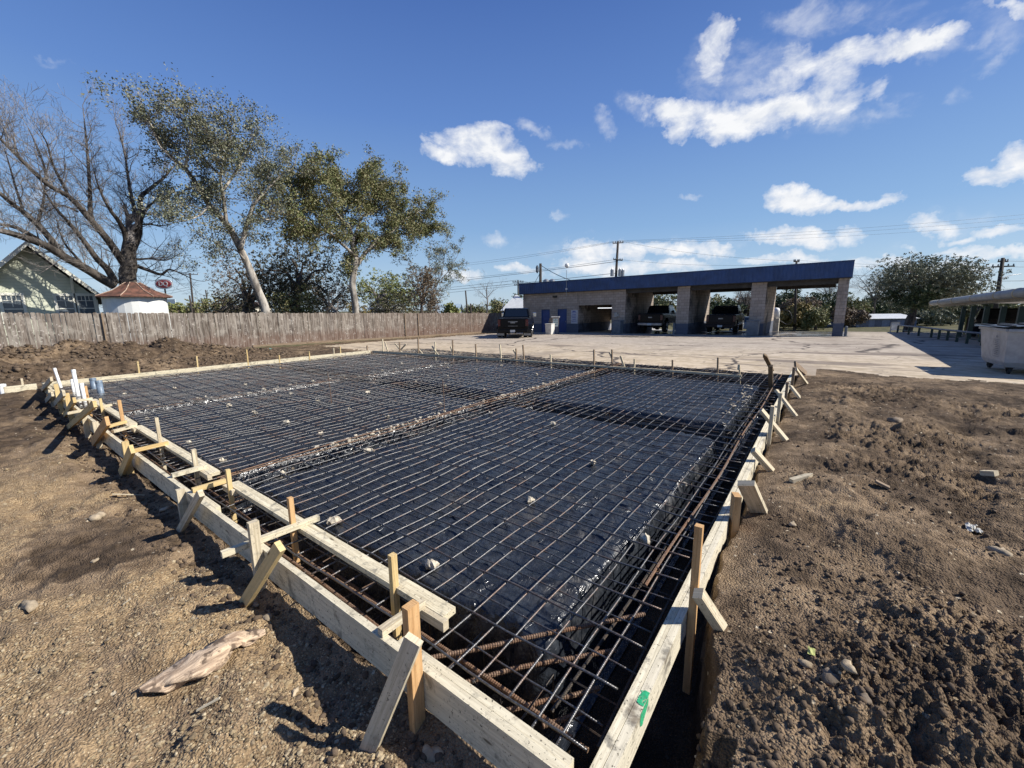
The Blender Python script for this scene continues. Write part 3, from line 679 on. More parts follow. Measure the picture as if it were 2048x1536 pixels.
cage('dark bar cage in the trench between the plastic pads', 'y', 5.2, .2, 13.6, [(-.1, -.14), (.1, -.14), (-.1, -.42), (.1, -.42)], stir=.6, mat=S_DARK, smat=S_DARK)
cage('dark bar cage beside the right form board with one rusty bar on top', 'x', .19, 1.2, 11.1, [(.0, -.066)], rad=.0095, stir=99)
cage('dark bar cage deep beside the right form board', 'x', .17, .3, 11.1, [(-.06, -.42), (.14, -.42), (.14, -.22), (-.08, -.24)], rad=.009, mat=S_DARK, smat=S_DARK, stir=.9)
cage('dark bar cage in the wide far trench next to the pavement', 'y', 10.6, .1, 13.8, [(-.4, -.10), (.1, -.09), (.45, -.10), (-.3, -.42), (.4, -.42)], stir=.7, mat=S_DARK, smat=S_DARK)
# stray uprights: thin vertical wires standing in the mat
for i, ((a, b_), lab) in enumerate([(((655, 745), (663, 808)), 'thin wire upright left of the beam trench'), (((885, 758), (889, 838)), 'tall thin wire upright behind the beam trench')]):
    q0 = PZ(*b_, -.08); dd = (q0-CAM).dot(Vector((.7875, .5897, -.179))); t = PD(*a, dd)
    m = MB(); m.tube([q0, q0.lerp(t, .5)+Vector((.01, 0, 0)), t], .006, 5); o = m.build('wire_pin', S_RUST, origin=q0); props(o, lab, 'wire pin')
m = MB(); q0 = PZ(700, 715, -.1)
# ---------------------------------------------------------------- black plastic over the pads
def plastic_mat():
    m, nt, b = newmat('black_polythene'); g = NG(nt); p = g.pos()
    n = g.noise(p, 2.2, 6, .65, .4); n2 = g.noise(p, 12, 5, .65)
    c = g.mix(g.mapr(n2, .35, .7), (.013, .015, .019), (.030, .035, .043))
    dust = g.math('MULTIPLY', g.mapr(n, .50, .70), g.mapr(n2, .38, .6)); c = g.mix(g.math('MULTIPLY', dust, .35), c, (.10, .088, .072))
    vd = g.vor(p, 7); r = g.sep(g.vor(p, 7, out='Color')); spk = g.math('MULTIPLY', g.mapr(r[0], .86, .9), g.mapr(g.math('ADD', vd, g.math('MULTIPLY', n2, .25)), .27, .2)); c = g.mix(g.math('MULTIPLY', spk, .6), c, (.20, .16, .11))
    g.set(b.inputs['Base Color'], c); g.set(b.inputs['Roughness'], g.math('MULTIPLY_ADD', dust, .35, g.mapr(n2, .3, .7, .15, .30))); b.inputs['Specular IOR Level'].default_value = .5
    wr = g.noise(g.scale(p, 1, 1.6, 1), 5, 5, .55, 1.2); wr2 = g.noise(p, 26, 3, .5, .8)
    g.set(b.inputs['Normal'], g.bump(g.math('MULTIPLY_ADD', wr2, .25, wr), .9, .032)); return m
PLAST = plastic_mat()
def pad(x0, x1, y0, y1, label, step):
    ex = .10; xs = np.arange(x0-ex, x1+ex+step, step); ys = np.arange(y0-ex, y1+ex+step, step)
    X, Y = np.meshgrid(xs, ys); wob = .05*fbm(X, Y, .4, 3, 201)+.02*vn(X/.12, Y/.12, 202)
    r = .16; qx = np.abs(X-(x0+x1)/2)-(x1-x0)/2+r; qy = np.abs(Y-(y0+y1)/2)-(y1-y0)/2+r
    sd_ = np.hypot(np.maximum(qx, 0), np.maximum(qy, 0))+np.minimum(np.maximum(qx, qy), 0)-r+wob
    top = -.135+.018*fbm(X, Y, 1.0, 3, 203)
    fold = np.abs(fbm(X+.3*Y, Y*.6, .26, 3, 204)); fold2 = np.abs(fbm(X*1.5, Y, .11, 3, 205)); top = top+.040*np.clip(.10-fold, 0, 1)*4+.014*np.clip(.07-fold2, 0, 1)*4+.004*fbm(X, Y, .06, 2, 206)
    drop = sstep(-.12, .06, sd_)**1.5; Z = top*(1-drop)+(-.60)*drop
    crease = np.sin((X+Y)*2*math.pi/.13+4*fbm(X, Y, .4, 2, 207)); edge = np.exp(-((sd_+.02)/.06)**2); Z = Z+.014*crease*edge
    X = X+.02*crease*edge*sstep(0, .3, np.abs(Y-(y0+y1)/2)); V = np.stack([X, Y, Z], -1).reshape(-1, 3); n, mm = X.shape
    i, j = np.meshgrid(np.arange(n-1), np.arange(mm-1), indexing='ij'); Fq = np.stack([i*mm+j, i*mm+j+1, (i+1)*mm+j+1, (i+1)*mm+j], -1).reshape(-1, 4)
    o = npmesh('plastic_sheet', V, Fq, PLAST, origin=((x0+x1)/2, (y0+y1)/2, -.135)); props(o, label, 'plastic sheet', 'black plastic sheets over the soil pads')
pad(.44, 4.86, .42, 4.02, 'black plastic sheet on the nearest pad beside the right form board', .016)
pad(5.5, 9.55, .42, 4.02, 'shiny black plastic sheet on the far right pad', .03)
pad(.40, 4.86, 4.46, 8.98, 'black plastic sheet on the left middle pad past the rusty beam', .025)
pad(5.5, 9.4, 4.46, 8.98, 'black plastic sheet on the far middle pad behind the dark cross trench', .035)
pad(.40, 4.86, 9.42, 13.8, 'black plastic sheet on the farthest left pad by the white pipes', .035)
pad(5.5, 8.9, 9.42, 13.8, 'black plastic sheet on the farthest back corner pad', .04)
# ---------------------------------------------------------------- concrete spacers under the bars
STONE = simple('pale_concrete_chip', (.50, .44, .34), .9, var=.35, scale=30, bump=.003, bscale=120, spec=.2)
def z8(o_, s, L): return [(o_[0]+a/s, o_[1]+b/s) for a, b in L]
sp = z8((0, 640), 3.938, [(1175, 470), (980, 580), (1370, 535), (1620, 605), (1800, 672), (2000, 730), (905, 660), (1155, 775), (1485, 962), (1745, 1102), (1925, 505)])
sp += z8((400, 740), 5.689, [(1030, 272), (1335, 347), (1690, 437), (625, 482), (985, 592), (1370, 722), (720, 217), (1280, 127), (1905, 252), (1945, 912), (935, 1172)])
sp += z8((700, 680), 5.12, [(330, 310), (525, 240), (1000, 280), (1295, 312), (1550, 260), (1000, 370), (670, 422), (970, 465), (920, 650), (385, 785), (1375, 510), (1650, 432), (1910, 352), (1430, 742)])
sp += z8((1050, 800), 5.12, [(285, 242), (680, 632), (1385, 140), (1880, 502), (1630, 862), (50, 1022)])
sp += [(862, 1130), (1187, 925), (668, 1042), (1290, 1077), (735, 902)]
near_words = {(862, 1130): 'largest pale concrete spacer, under the grid near the closest ledge board', (668, 1042): 'pale concrete spacer next to the end of the long cross spreader', (1290, 1077): 'small pale concrete spacer near the right edge of the nearest plastic'}
for i, (a, b_) in enumerate(sp):
    q = PZ(a, b_, -.10); m = MB(); s_ = random.uniform(.026, .038)
    if (a, b_) in near_words: s_ = .042
    m.rock(q, s_, .8, i+5, 1); m.rock(q+Vector((s_*.9, -.01, -.012)), s_*.55, .8, i+55)
    o = m.build('concrete_spacer', STONE, origin=q); props(o, near_words.get((a, b_), 'small pale broken concrete spacer propping up the bar grid'), 'spacer', 'broken concrete spacers under the bar grid')
m = MB()
for i in range(320):
    x = random.uniform(1.3, 9.2)**1.0; m.rock((x, 4.34+random.gauss(0, .05), -.09+random.uniform(-.02, .04)), random.uniform(.010, .028), .7, i)
for i in range(40): m.rock((random.uniform(5.6, 9.2), .62+random.gauss(0, .07), -.12+random.uniform(-.02, .03)), random.uniform(.015, .04), .5, i+300)
for i in range(60): m.rock((random.uniform(.5, 9), random.uniform(9.0, 9.5), -.10), random.uniform(.015, .035), .5, i+400)
o = m.build('concrete_chips', STONE); props(o, 'white concrete chips scattered along the rusty beam trench', 'chips', kind='stuff')
# ---------------------------------------------------------------- pipes
PVC = simple('white_pipe_plastic', (.74, .74, .70), .4, var=.1, scale=8); GPIPE = simple('blue_grey_pipe', (.16, .21, .27), .45, var=.3, scale=14)
for (a, b_, r, mt, z, lab) in [((109, 737), (120.6, 771), .03, PVC, -.05, 'leftmost leaning white pipe rising behind the left form board'), ((146.5, 740), (157, 793), .035, PVC, -.08, 'tallest white pipe in the cluster at the left corner'),
      ((143.5, 759), (148, 784), .028, PVC, -.08, 'short thin white pipe just left of the tallest pipe'), ((162.5, 767), (170, 802), .035, PVC, -.08, 'short white pipe right of the tallest pipe'),
      ((185, 757), (188, 776), .06, GPIPE, -.08, 'blue-grey pipe stub behind the white pipes'), ((197, 762), (202, 786), .06, GPIPE, -.08, 'blue-grey capped pipe stub in front of its twin'), ((4, 769), (9, 793), .06, PVC, -.25, 'white pipe stub in the dirt at the left edge')]:
    q0 = PZ(*b_, z); dd = (q0-CAM).dot(Vector((.7875, .5897, -.179))); t = PD(*a, dd)
    r_ = thing('pipe_stub', lab, 'pipe', q0); m = MB(); d = (t-q0).normalized(); m.tube([q0-d*.25, q0, t], [r*.92]*3, 12); part('pipe', m, mt, r_, smooth=True)
    m = MB(); m.tube([t-d*.05, t+d*.006], [r*1.02, r*1.02], 12); part('pipe_cap' if mt is GPIPE else 'rim', m, mt, r_)
# ---------------------------------------------------------------- loose things on the dirt
ROCKM = simple('pale_stone', (.40, .32, .22), .92, var=.4, scale=16, bump=.006, bscale=60, spec=.2)
ROCKD = simple('grey_brown_stone', (.19, .15, .11), .92, var=.5, scale=16, bump=.006, bscale=60, spec=.2)
def onground(px, py, z=-.22):
    q = PZ(px, py, z)
    for _ in range(4): q = PZ(px, py, gz(q.x, q.y))
    return q
for (px, py, r, lab, mt) in [(195, 1037, .055, 'flat pale stone on the smooth dark dirt patch', ROCKM), (190, 1123, .022, 'small round pebble alone on the dark dirt patch', ROCKM), (110, 728, .20, 'large pale stone at the foot of the dirt heap', ROCKM),
     (510, 1212, .026, 'pale pebble beside the foot of the yellow brace', ROCKM), (535, 1237, .030, 'white pebble in front of the yellow brace', ROCKM), (330, 1020, .035, 'light stone close to the third brace foot', ROCKM), (60, 1215, .05, 'flat tan chunk by the left edge', ROCKM),
     (865, 1510, .04, 'orange-brown stone at the bottom by the form board', ROCKM), (590, 1385, .02, 'tan pebble near the shadow of the nearest post', ROCKM), (1660, 1360, .04, 'dark clod with a pale chip on top', ROCKD), (1695, 1335, .028, 'tan pebble beside the dark clod', ROCKM),
     (2000, 1108, .05, 'oval pale stone at the right edge', ROCKM), (1725, 1395, .03, 'cracked dark dirt clod at lower right', ROCKD), (1585, 1050, .03, 'brown pebble below the light wood block', ROCKM), (1610, 1330, .025, 'red-brown pebble on the right bank', ROCKM),
     (1790, 845, .09, 'dark clod lying in the tyre rut', ROCKD)]:
    q = onground(px, py); m = MB(); m.rock(q+Vector((0, 0, r*.25)), r, .55, int(px), 1); o = m.build('rock', mt, smooth=True, origin=q); props(o, lab, 'rock')
def slab_piece(name, a, b_, w, h, mt, lab, cat, lift=.012, point=0):
    p0, p1 = onground(*a), onground(*b_); p0.z += lift; p1.z += lift; m = MB(); m.board(p0, p1, w, h, point=point, rag=.002)
    o = m.build(name, mt, origin=p0); props(o, lab, cat)
slab_piece('wood_offcut', (1582, 966), (1625, 953), .05, .035, W_OLD, 'pale wood offcut with a pointed end lying right of the form', 'wood scrap', .02, .06)
slab_piece('wood_block', (1963, 951), (1992, 953), .07, .05, W_OLD, 'short pale wood block on the dirt far right', 'wood block', .03)
slab_piece('wood_splinter', (1750, 966), (1778, 980), .05, .02, W_DARK, 'dark split board piece on the churned dirt', 'wood scrap', .02)
slab_piece('wood_splinter', (225, 990), (290, 992), .018, .006, W_OLD, 'thin pale splinter lying left of the third brace', 'wood splinter')
slab_piece('wood_splinter', (395, 1425), (440, 1400), .012, .005, W_OLD, 'thin pale splinter below the driftwood log', 'wood splinter')
slab_piece('wood_splinter', (246, 1212), (262, 1200), .010, .004, W_OLD, 'tiny tan splinter on the gravelly dirt', 'wood splinter')
PAPER = simple('crumpled_pale_litter', (.55, .53, .46), .8, var=.25, scale=40)
def litter(px, py, s_, lab, mt, n=7):
    q = onground(px, py); m = MB(); rr = random.Random(px); g_ = [[q+Vector(((i/n-.5)*s_*1.8, (j/n-.5)*s_, .015+rr.uniform(0, .35)*s_)) for j in range(n+1)] for i in range(n+1)]
    for i in range(n):
        for j in range(n):
            if rr.random() < .85: m.quad(g_[i][j], g_[i+1][j], g_[i+1][j+1], g_[i][j+1])
    o = m.build('litter', mt, origin=q); props(o, lab, 'litter')
litter(1945, 1062, .08, 'crumpled whitish scrap with ridges on the right-hand dirt', PAPER)
litter(1622, 1309, .028, 'small yellow-green leaf on the right-hand bank', simple('yellow_leaf', (.42, .44, .14), .7, var=.2), 3)
litter(537, 700, .22, 'small teal scrap on the dirt in front of the fence', simple('teal_scrap', (.12, .45, .40), .6, var=.2), 3)
# driftwood log: an irregular weathered slab
def log():
    pts = [onground(*q) for q in ((283, 1392), (330, 1372), (385, 1345), (430, 1318), (470, 1290), (505, 1282), (532, 1272))]
    hw = [.022, .075, .085, .080, .050, .052, .016]; hh = [.008, .030, .034, .036, .036, .026, .012]
    P_ = bez([p+Vector((0, 0, .028)) for p in pts], 10); nn = len(P_); V = []; Fq = []; k = 18; rr = random.Random(3)
    for i, p in enumerate(P_):
        t = i/(nn-1)*(len(hw)-1); a = np.interp(t, range(len(hw)), hw); b = np.interp(t, range(len(hh)), hh)
        d = (P_[min(i+1, nn-1)]-P_[max(0, i-1)]).normalized(); s_ = d.cross(Vector((0, 0, 1))).normalized(); u = s_.cross(d)
        for j in range(k):
            q = 2*math.pi*j/k; w_ = 1+.22*math.sin(3*q+i*.35)+.12*math.sin(7*q+i*.22)+.10*float(vn(i/2.0, j*1.3, 5))*2; 
            V.append(p+s_*(math.cos(q)*a*w_)+u*(math.sin(q)*b*w_))
    m = MB(); m.v = V
    for i in range(nn-1):
        for j in range(k): m.face((i*k+j, i*k+(j+1) % k, (i+1)*k+(j+1) % k, (i+1)*k+j))
    m.face(tuple(range(k))); m.face(tuple((nn-1)*k+j for j in range(k)))
    mt, nt, b = newmat('driftwood'); g = NG(nt); p = g.pos(); rot = g.n('ShaderNodeMapping'); g.set(rot.inputs[0], p); rot.inputs[2].default_value = (0, 0, RAD(-95)); rot.inputs[3].default_value = (6, 70, 40)
    n1 = g.noise(rot.outputs[0], 1, 5, .6, .5); n2 = g.noise(p, 14, 5, .6)
    c = g.mix(g.mapr(n1, .35, .65), (.26, .18, .12), (.62, .47, .32)); c = g.mix(g.mapr(n2, .52, .62), c, (.13, .09, .06))
    g.set(b.inputs['Base Color'], c); b.inputs['Roughness'].default_value = .9; g.set(b.inputs['Normal'], g.bump(g.math('ADD', n1, n2), .9, .006))
    o = m.build('driftwood_log', mt, smooth=True, origin=pts[3]); props(o, 'jagged piece of weathered bark-stripped log on the gravelly dirt', 'log')
log()
# gravel and clods: uncountable scatter, numpy built
def scatter(name, lab, n, region, rmin, rmax, mat, seed, sq=.6, power=1.5, keep=None):
    rs = np.random.RandomState(seed); P_ = region(rs, n); 
    if keep is not None: P_ = P_[keep(P_[:, 0], P_[:, 1])]
    n = len(P_); z = hgt(P_[:, 0], P_[:, 1]); r = rmin+(rmax-rmin)*rs.rand(n)**(power*3)
    ok = z > -.40; P_, z, r = P_[ok], z[ok], r[ok]; n = len(r)
    ico = np.array([(0, 0, 1), (.894, 0, .447), (.276, .85, .447), (-.724, .526, .447), (-.724, -.526, .447), (.276, -.85, .447), (.724, .526, -.447), (-.276, .85, -.447), (-.894, 0, -.447), (-.276, -.85, -.447), (.724, -.526, -.447), (0, 0, -1)])
    fc = np.array([(0, 1, 2), (0, 2, 3), (0, 3, 4), (0, 4, 5), (0, 5, 1), (1, 6, 2), (2, 7, 3), (3, 8, 4), (4, 9, 5), (5, 10, 1), (2, 6, 7), (3, 7, 8), (4, 8, 9), (5, 9, 10), (1, 10, 6), (11, 7, 6), (11, 8, 7), (11, 9, 8), (11, 10, 9), (11, 6, 10)])
    S = ico[None]*(1+.5*(rs.rand(n, 12, 1)-.5)); a = rs.rand(n)*6.28; ca, sa = np.cos(a)[:, None], np.sin(a)[:, None]; st = .75+.6*rs.rand(n, 1)
    X = (S[..., 0]*ca-S[..., 1]*sa)*st; Y = (S[..., 0]*sa+S[..., 1]*ca)/st; Z = S[..., 2]*(sq*(.6+.8*rs.rand(n, 1)))
    V = np.stack([X*r[:, None]+P_[:, 0:1], Y*r[:, None]+P_[:, 1:2], Z*r[:, None]+z[:, None]+r[:, None]*.15], -1).reshape(-1, 3)
    Fq = (fc[None]+np.arange(n)[:, None, None]*12).reshape(-1, 3); o = npmesh(name, V, Fq, mat, smooth='clods' in name); props(o, lab, 'gravel' if 'gravel' in name else 'clods', kind='stuff')
def gravel_mat(name, cols):
    m, nt, b = newmat(name); g = NG(nt); p = g.pos(); r = g.n('ShaderNodeNewGeometry').outputs['Random Per Island']
    c = g.ramp(r, [(i/(len(cols)-1), c) for i, c in enumerate(cols)]); c = g.mix(g.mapr(g.noise(p, 60, 4), .35, .7), g.mix(.5, c, (.08, .06, .04)), c)
    g.set(b.inputs['Base Color'], c); b.inputs['Roughness'].default_value = .93; b.inputs['Specular IOR Level'].default_value = .2; g.set(b.inputs['Normal'], g.bump(g.noise(p, 160, 3), .7, .003)); return m
G_TAN = gravel_mat('tan_gravel', [(.13, .095, .055), (.32, .24, .14), (.44, .34, .20), (.22, .16, .095), (.56, .46, .30), (.36, .27, .15)])
G_DARK = gravel_mat('dark_clods', [(.06, .042, .029), (.14, .10, .066), (.085, .06, .041), (.18, .13, .088), (.10, .071, .049)])
def polar_region(a0, a1, r0, r1):
    def f(rs, n):
        a = np.radians(a0+(a1-a0)*rs.rand(n)); r = r0*(r1/r0)**rs.rand(n); return np.stack([CAM.x+r*np.cos(a), CAM.y+r*np.sin(a)], -1)
    return f
gm = lambda x, y: (x < -.10) & (np.hypot((x+.6)*1.25, (y-4.0)*.85) > .8) & (fbm(x, y, .5, 3, 301) > -.22+.1*(y > 4))
scatter('gravel', 'fine tan gravel strewn over the dirt left of the form', 34000, polar_region(56, 102, 1.2, 9), .0018, .0105, G_TAN, 1, keep=gm, power=.8)
scatter('gravel', 'coarse tan pebbles strewn in bands over the left dirt', 2600, polar_region(58, 100, 1.3, 12), .005, .019, G_TAN, 2, keep=lambda x, y: (x < -.12) & (np.hypot((x+.6)*1.25, (y-4.0)*.85) > .75) & (fbm(x, y, .45, 3, 311) > .05), power=.9)
scatter('dirt_clods', 'small dark clods covering the churned dirt right of the form', 11000, polar_region(-18, 27, 1.3, 12), .0015, .018, G_DARK, 3, keep=lambda x, y: (y < -.26) & ~is_lot(x, y) & (fbm(x, y, .6, 3, 321) > -.1), power=1.2, sq=.75)
scatter('gravel', 'pale grit sprinkled over the right-hand bank', 5500, polar_region(-18, 27, 1.3, 9), .002, .009, G_TAN, 4, keep=lambda x, y: (y < -.22) & ~is_lot(x, y))
scatter('dirt_clods', 'lumpy clods on the spoil heap before the fence', 16000, lambda rs, n: np.stack([-9+17*rs.rand(n), 14.5+7*rs.rand(n)], -1), .01, .075, G_DARK, 5, keep=lambda x, y: ~is_lot(x, y) & (fbm(x, y, .9, 3, 331) > -.2), power=1.0, sq=.8)
scatter('dirt_clods', 'clods and crumbs along the left trench edge', 2400, lambda rs, n: np.stack([-.42+.36*rs.rand(n), .1+12*rs.rand(n)**1.5], -1), .003, .024, G_DARK, 6, power=.9, sq=.8)
#PART2
# ================================================================ FENCE
def fence_y(x): return 25.65-.077*(x-8.37)
def fence_top(x): return 1.54-.0144*(x-8.6)
def fence_wood():
    m, nt, b = newmat('weathered_cedar_pickets'); g = NG(nt); uv = g.coord('UV'); p = g.pos(); px_, py_, pz_ = g.sep(p)
    rnd = g.n('ShaderNodeNewGeometry').outputs['Random Per Island']
    n1 = g.noise(g.scale(uv, 1.6, 13, 1), 1, 5, .6, .5); n2 = g.noise(p, 2.2, 5, .6)
    c = g.ramp(rnd, [(0, (.10, .07, .055)), (.25, (.25, .205, .165)), (.5, (.15, .12, .095)), (.75, (.31, .265, .22)), (1, (.105, .08, .066))])
    c = g.mix(g.mapr(n1, .36, .66), g.mix(.5, c, (.05, .038, .03)), g.mix(.28, c, (.50, .46, .40)))
    c = g.mix(g.math('MULTIPLY', g.mapr(n2, .5, .66), .5), c, (.38, .34, .29))
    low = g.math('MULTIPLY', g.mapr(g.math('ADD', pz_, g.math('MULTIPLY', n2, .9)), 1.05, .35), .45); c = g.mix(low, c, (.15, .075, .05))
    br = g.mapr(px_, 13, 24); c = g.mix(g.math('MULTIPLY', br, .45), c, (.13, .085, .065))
    li = g.vor(g.vm('ADD', p, g.vm('SCALE', g.noise(p, 8, 3, .5, 0, 1), .3)), 9); lc = g.sep(g.vor(g.vm('ADD', p, g.vm('SCALE', g.noise(p, 8, 3, .5, 0, 1), .3)), 9, out='Color'))
    c = g.mix(g.math('MULTIPLY', g.math('MULTIPLY', g.mapr(li, .34, .22), g.mapr(lc[0], .70, .8)), .75), c, (.50, .45, .40))
    g.set(b.inputs['Base Color'], c); b.inputs['Roughness'].default_value = .9; b.inputs['Specular IOR Level'].default_value = .15
    g.set(b.inputs['Normal'], g.bump(n1, .8, .006)); return m
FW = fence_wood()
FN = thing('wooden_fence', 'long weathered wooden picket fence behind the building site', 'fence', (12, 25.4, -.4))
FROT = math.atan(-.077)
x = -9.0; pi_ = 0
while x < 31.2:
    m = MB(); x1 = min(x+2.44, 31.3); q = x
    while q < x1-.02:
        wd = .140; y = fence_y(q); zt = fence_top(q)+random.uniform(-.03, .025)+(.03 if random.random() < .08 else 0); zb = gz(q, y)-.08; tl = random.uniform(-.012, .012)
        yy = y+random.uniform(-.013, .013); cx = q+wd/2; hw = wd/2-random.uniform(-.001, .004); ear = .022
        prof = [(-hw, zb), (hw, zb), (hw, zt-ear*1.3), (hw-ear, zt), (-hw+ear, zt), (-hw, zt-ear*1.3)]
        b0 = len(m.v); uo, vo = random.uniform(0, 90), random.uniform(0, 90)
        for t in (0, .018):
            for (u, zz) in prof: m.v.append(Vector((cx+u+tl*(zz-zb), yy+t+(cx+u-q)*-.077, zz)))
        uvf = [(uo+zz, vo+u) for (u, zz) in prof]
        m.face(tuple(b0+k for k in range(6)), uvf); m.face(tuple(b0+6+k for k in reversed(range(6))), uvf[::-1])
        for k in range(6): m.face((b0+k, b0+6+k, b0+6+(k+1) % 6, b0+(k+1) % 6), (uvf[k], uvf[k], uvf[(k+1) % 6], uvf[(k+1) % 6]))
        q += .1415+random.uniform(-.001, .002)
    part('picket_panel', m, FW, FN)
    m = MB()
    for zz in (.35, 1.0):
        xa, xb = x, x1; m.board((xa, fence_y(xa)+.045, zz-.3), (xb-.01, fence_y(xb)+.045, zz-.3), .04, .085)
    part('rail', m, W_DARK, FN)
    m = MB(); m.board((x, fence_y(x)+.11, -.9), (x, fence_y(x)+.11, fence_top(x)-.05), .09, .09, (1, 0, 0)); part('post', m, W_DARK, FN)
    x = x1
for px_ in (215, 806, 831):
    q = PY(px_, 640, 25.0); xx = q.x; y = fence_y(xx)-.035; m = MB(); m.board((xx, y, gz(xx, y)-.1), (xx, y, fence_top(xx)+(.02 if px_ < 300 else -.03)), .10 if px_ < 300 else .06, .05, (1, 0, 0)); part('post', m, W_DARK, FN)
m = MB(); xa = 9.0
while xa < 31:
    xb = xa+3; m.board((xa, fence_y(xa)-.03, gz(xa, fence_y(xa))+.05), (xb-.01, fence_y(xb)-.03, gz(xb, fence_y(xb))+.05), .03, .16); xa = xb
part('kick_board', m, W_DARK, FN)
# ================================================================ CAR WASH BUILDING
def block_mat():
    m, nt, b = newmat('split_block_masonry'); g = NG(nt); p = g.pos(); X, Y, Z = g.sep(p)
    nrm = g.sep(g.n('ShaderNodeNewGeometry').outputs['Normal'])
    u = g.math('ADD', g.math('MULTIPLY', X, g.math('ABSOLUTE', nrm[1])), g.math('MULTIPLY', Y, g.math('ABSOLUTE', nrm[0])))
    cv = g.n('ShaderNodeCombineXYZ'); g.set(cv.inputs[0], u); g.set(cv.inputs[1], g.math('ADD', Z, g.math('MULTIPLY', Y, .013)))
    br = g.n('ShaderNodeTexBrick'); g.set(br.inputs['Vector'], cv.outputs[0]); br.inputs['Scale'].default_value = 1
    br.inputs['Brick Width'].default_value = .4; br.inputs['Row Height'].default_value = .2; br.inputs['Mortar Size'].default_value = .009; br.inputs['Mortar Smooth'].default_value = .3; br.inputs['Bias'].default_value = 0
    br.inputs['Color1'].default_value = (.33, .275, .225, 1); br.inputs['Color2'].default_value = (.43, .36, .30, 1); br.inputs['Mortar'].default_value = (.16, .135, .115, 1)
    n = g.noise(p, 1.1, 6, .65); n2 = g.noise(p, 20, 4, .6)
    c = g.mix(g.math('MULTIPLY', g.mapr(n, .5, .72), .45), br.outputs[0], (.20, .16, .13)); c = g.mix(g.math('MULTIPLY', g.mapr(n2, .45, .7), .25), c, (.22, .18, .15))
    st = g.noise(g.scale(p, 1.6, 1.6, .25), 1, 4, .6); c = g.mix(g.math('MULTIPLY', g.mapr(st, .56, .72), .55), c, (.10, .08, .065))
    # dark blue-grey paint band on the lowest courses
    bz = g.math('ADD', Z, g.math('MULTIPLY', Y, .013)); band = g.math('LESS_THAN', bz, .53)
    c = g.mix(g.math('MULTIPLY', band, .88), c, g.mix(n2, (.055, .075, .12), (.10, .12, .16)))
    inn = g.mapr(nrm[1], -.5, -.9); wall_dark = g.math('MULTIPLY', inn, g.mapr(g.noise(p, .9, 5, .65), .42, .6)); wall_dark = g.math('MULTIPLY', wall_dark, g.mapr(X, 34.5, 32))  # blotches darken walls facing minus Y, strongest towards the bay fronts
    c = g.mix(g.math('MULTIPLY', wall_dark, .85), c, (.035, .033, .032))
    g.set(b.inputs['Base Color'], c); b.inputs['Roughness'].default_value = .9; b.inputs['Specular IOR Level'].default_value = .2
    g.set(b.inputs['Normal'], g.bump(g.math('ADD', g.math('MULTIPLY', br.outputs[1], -1), g.math('MULTIPLY', n2, .4)), .7, .01)); return m
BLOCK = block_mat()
BLUE = simple('dark_blue_metal', (.024, .060, .165), .5, var=.25, scale=1.5, spec=.5); DOORB = simple('blue_door_paint', (.030, .065, .20), .5, var=.15, scale=3)
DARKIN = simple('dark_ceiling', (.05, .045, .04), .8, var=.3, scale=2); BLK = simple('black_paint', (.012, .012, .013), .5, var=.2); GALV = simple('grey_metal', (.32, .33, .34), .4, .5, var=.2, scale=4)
WHITE = simple('white_paint', (.74, .73, .69), .6, var=.08, scale=6)
XF = 30.5
def bz_(y): return -.235-.0125*(y+1.5)          # floor line of the building, dropping to the left
def tz(y): return 3.24-.0125*(y+1.5)            # top of masonry
BW = thing('car_wash_building', 'low tan block car wash with open bays under a dark blue metal fascia', 'building', (XF, 10, -.3))
DEP = 6.6
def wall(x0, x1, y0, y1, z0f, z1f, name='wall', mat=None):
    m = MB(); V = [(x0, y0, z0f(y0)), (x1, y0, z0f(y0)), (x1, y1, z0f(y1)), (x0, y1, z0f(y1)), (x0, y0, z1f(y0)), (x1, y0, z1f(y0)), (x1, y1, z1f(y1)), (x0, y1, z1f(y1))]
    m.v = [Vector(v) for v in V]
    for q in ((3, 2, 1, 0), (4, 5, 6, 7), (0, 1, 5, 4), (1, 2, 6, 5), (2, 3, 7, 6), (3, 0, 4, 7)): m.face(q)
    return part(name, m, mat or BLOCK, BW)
lo = lambda y: bz_(y)-.5
WT = .20
# front wall of the equipment rooms with two doors and one low wash bay
yL, yR = 21.75, 11.98
d1a, d1b, d2a, d2b, opa, opb = 19.75, 18.88, 18.08, 17.18, 16.05, 13.10
dh = lambda y: bz_(y)+2.02; oh = lambda y: bz_(y)+2.28
for a, b_ in ((yL, d1a), (d1b, d2a), (d2b, opa), (opb, yR)): wall(XF, XF+WT, b_, a, lo, tz)
wall(XF, XF+WT, d1b, d1a, dh, tz); wall(XF, XF+WT, d2b, d2a, dh, tz); wall(XF, XF+WT, opb, opa, oh, tz)
wall(XF+WT, XF+DEP, yL-WT, yL, lo, tz); wall(XF+WT, XF+DEP, yR, yR+WT, lo, tz)
wall(XF+WT+.004, XF+DEP, opa, opa+WT, lo, tz); wall(XF+DEP-.02, XF+DEP+.18, opa+WT, yL, lo, tz)
wall(XF+WT+.004, XF+DEP, opb-WT, opb, lo, tz)
wall(XF+DEP-.02, XF+DEP+.18, opb, opb+1.5, lo, tz); wall(XF+DEP-.02, XF+DEP+.18, opb+1.5, opa, lambda y: bz_(y)+.9, tz)
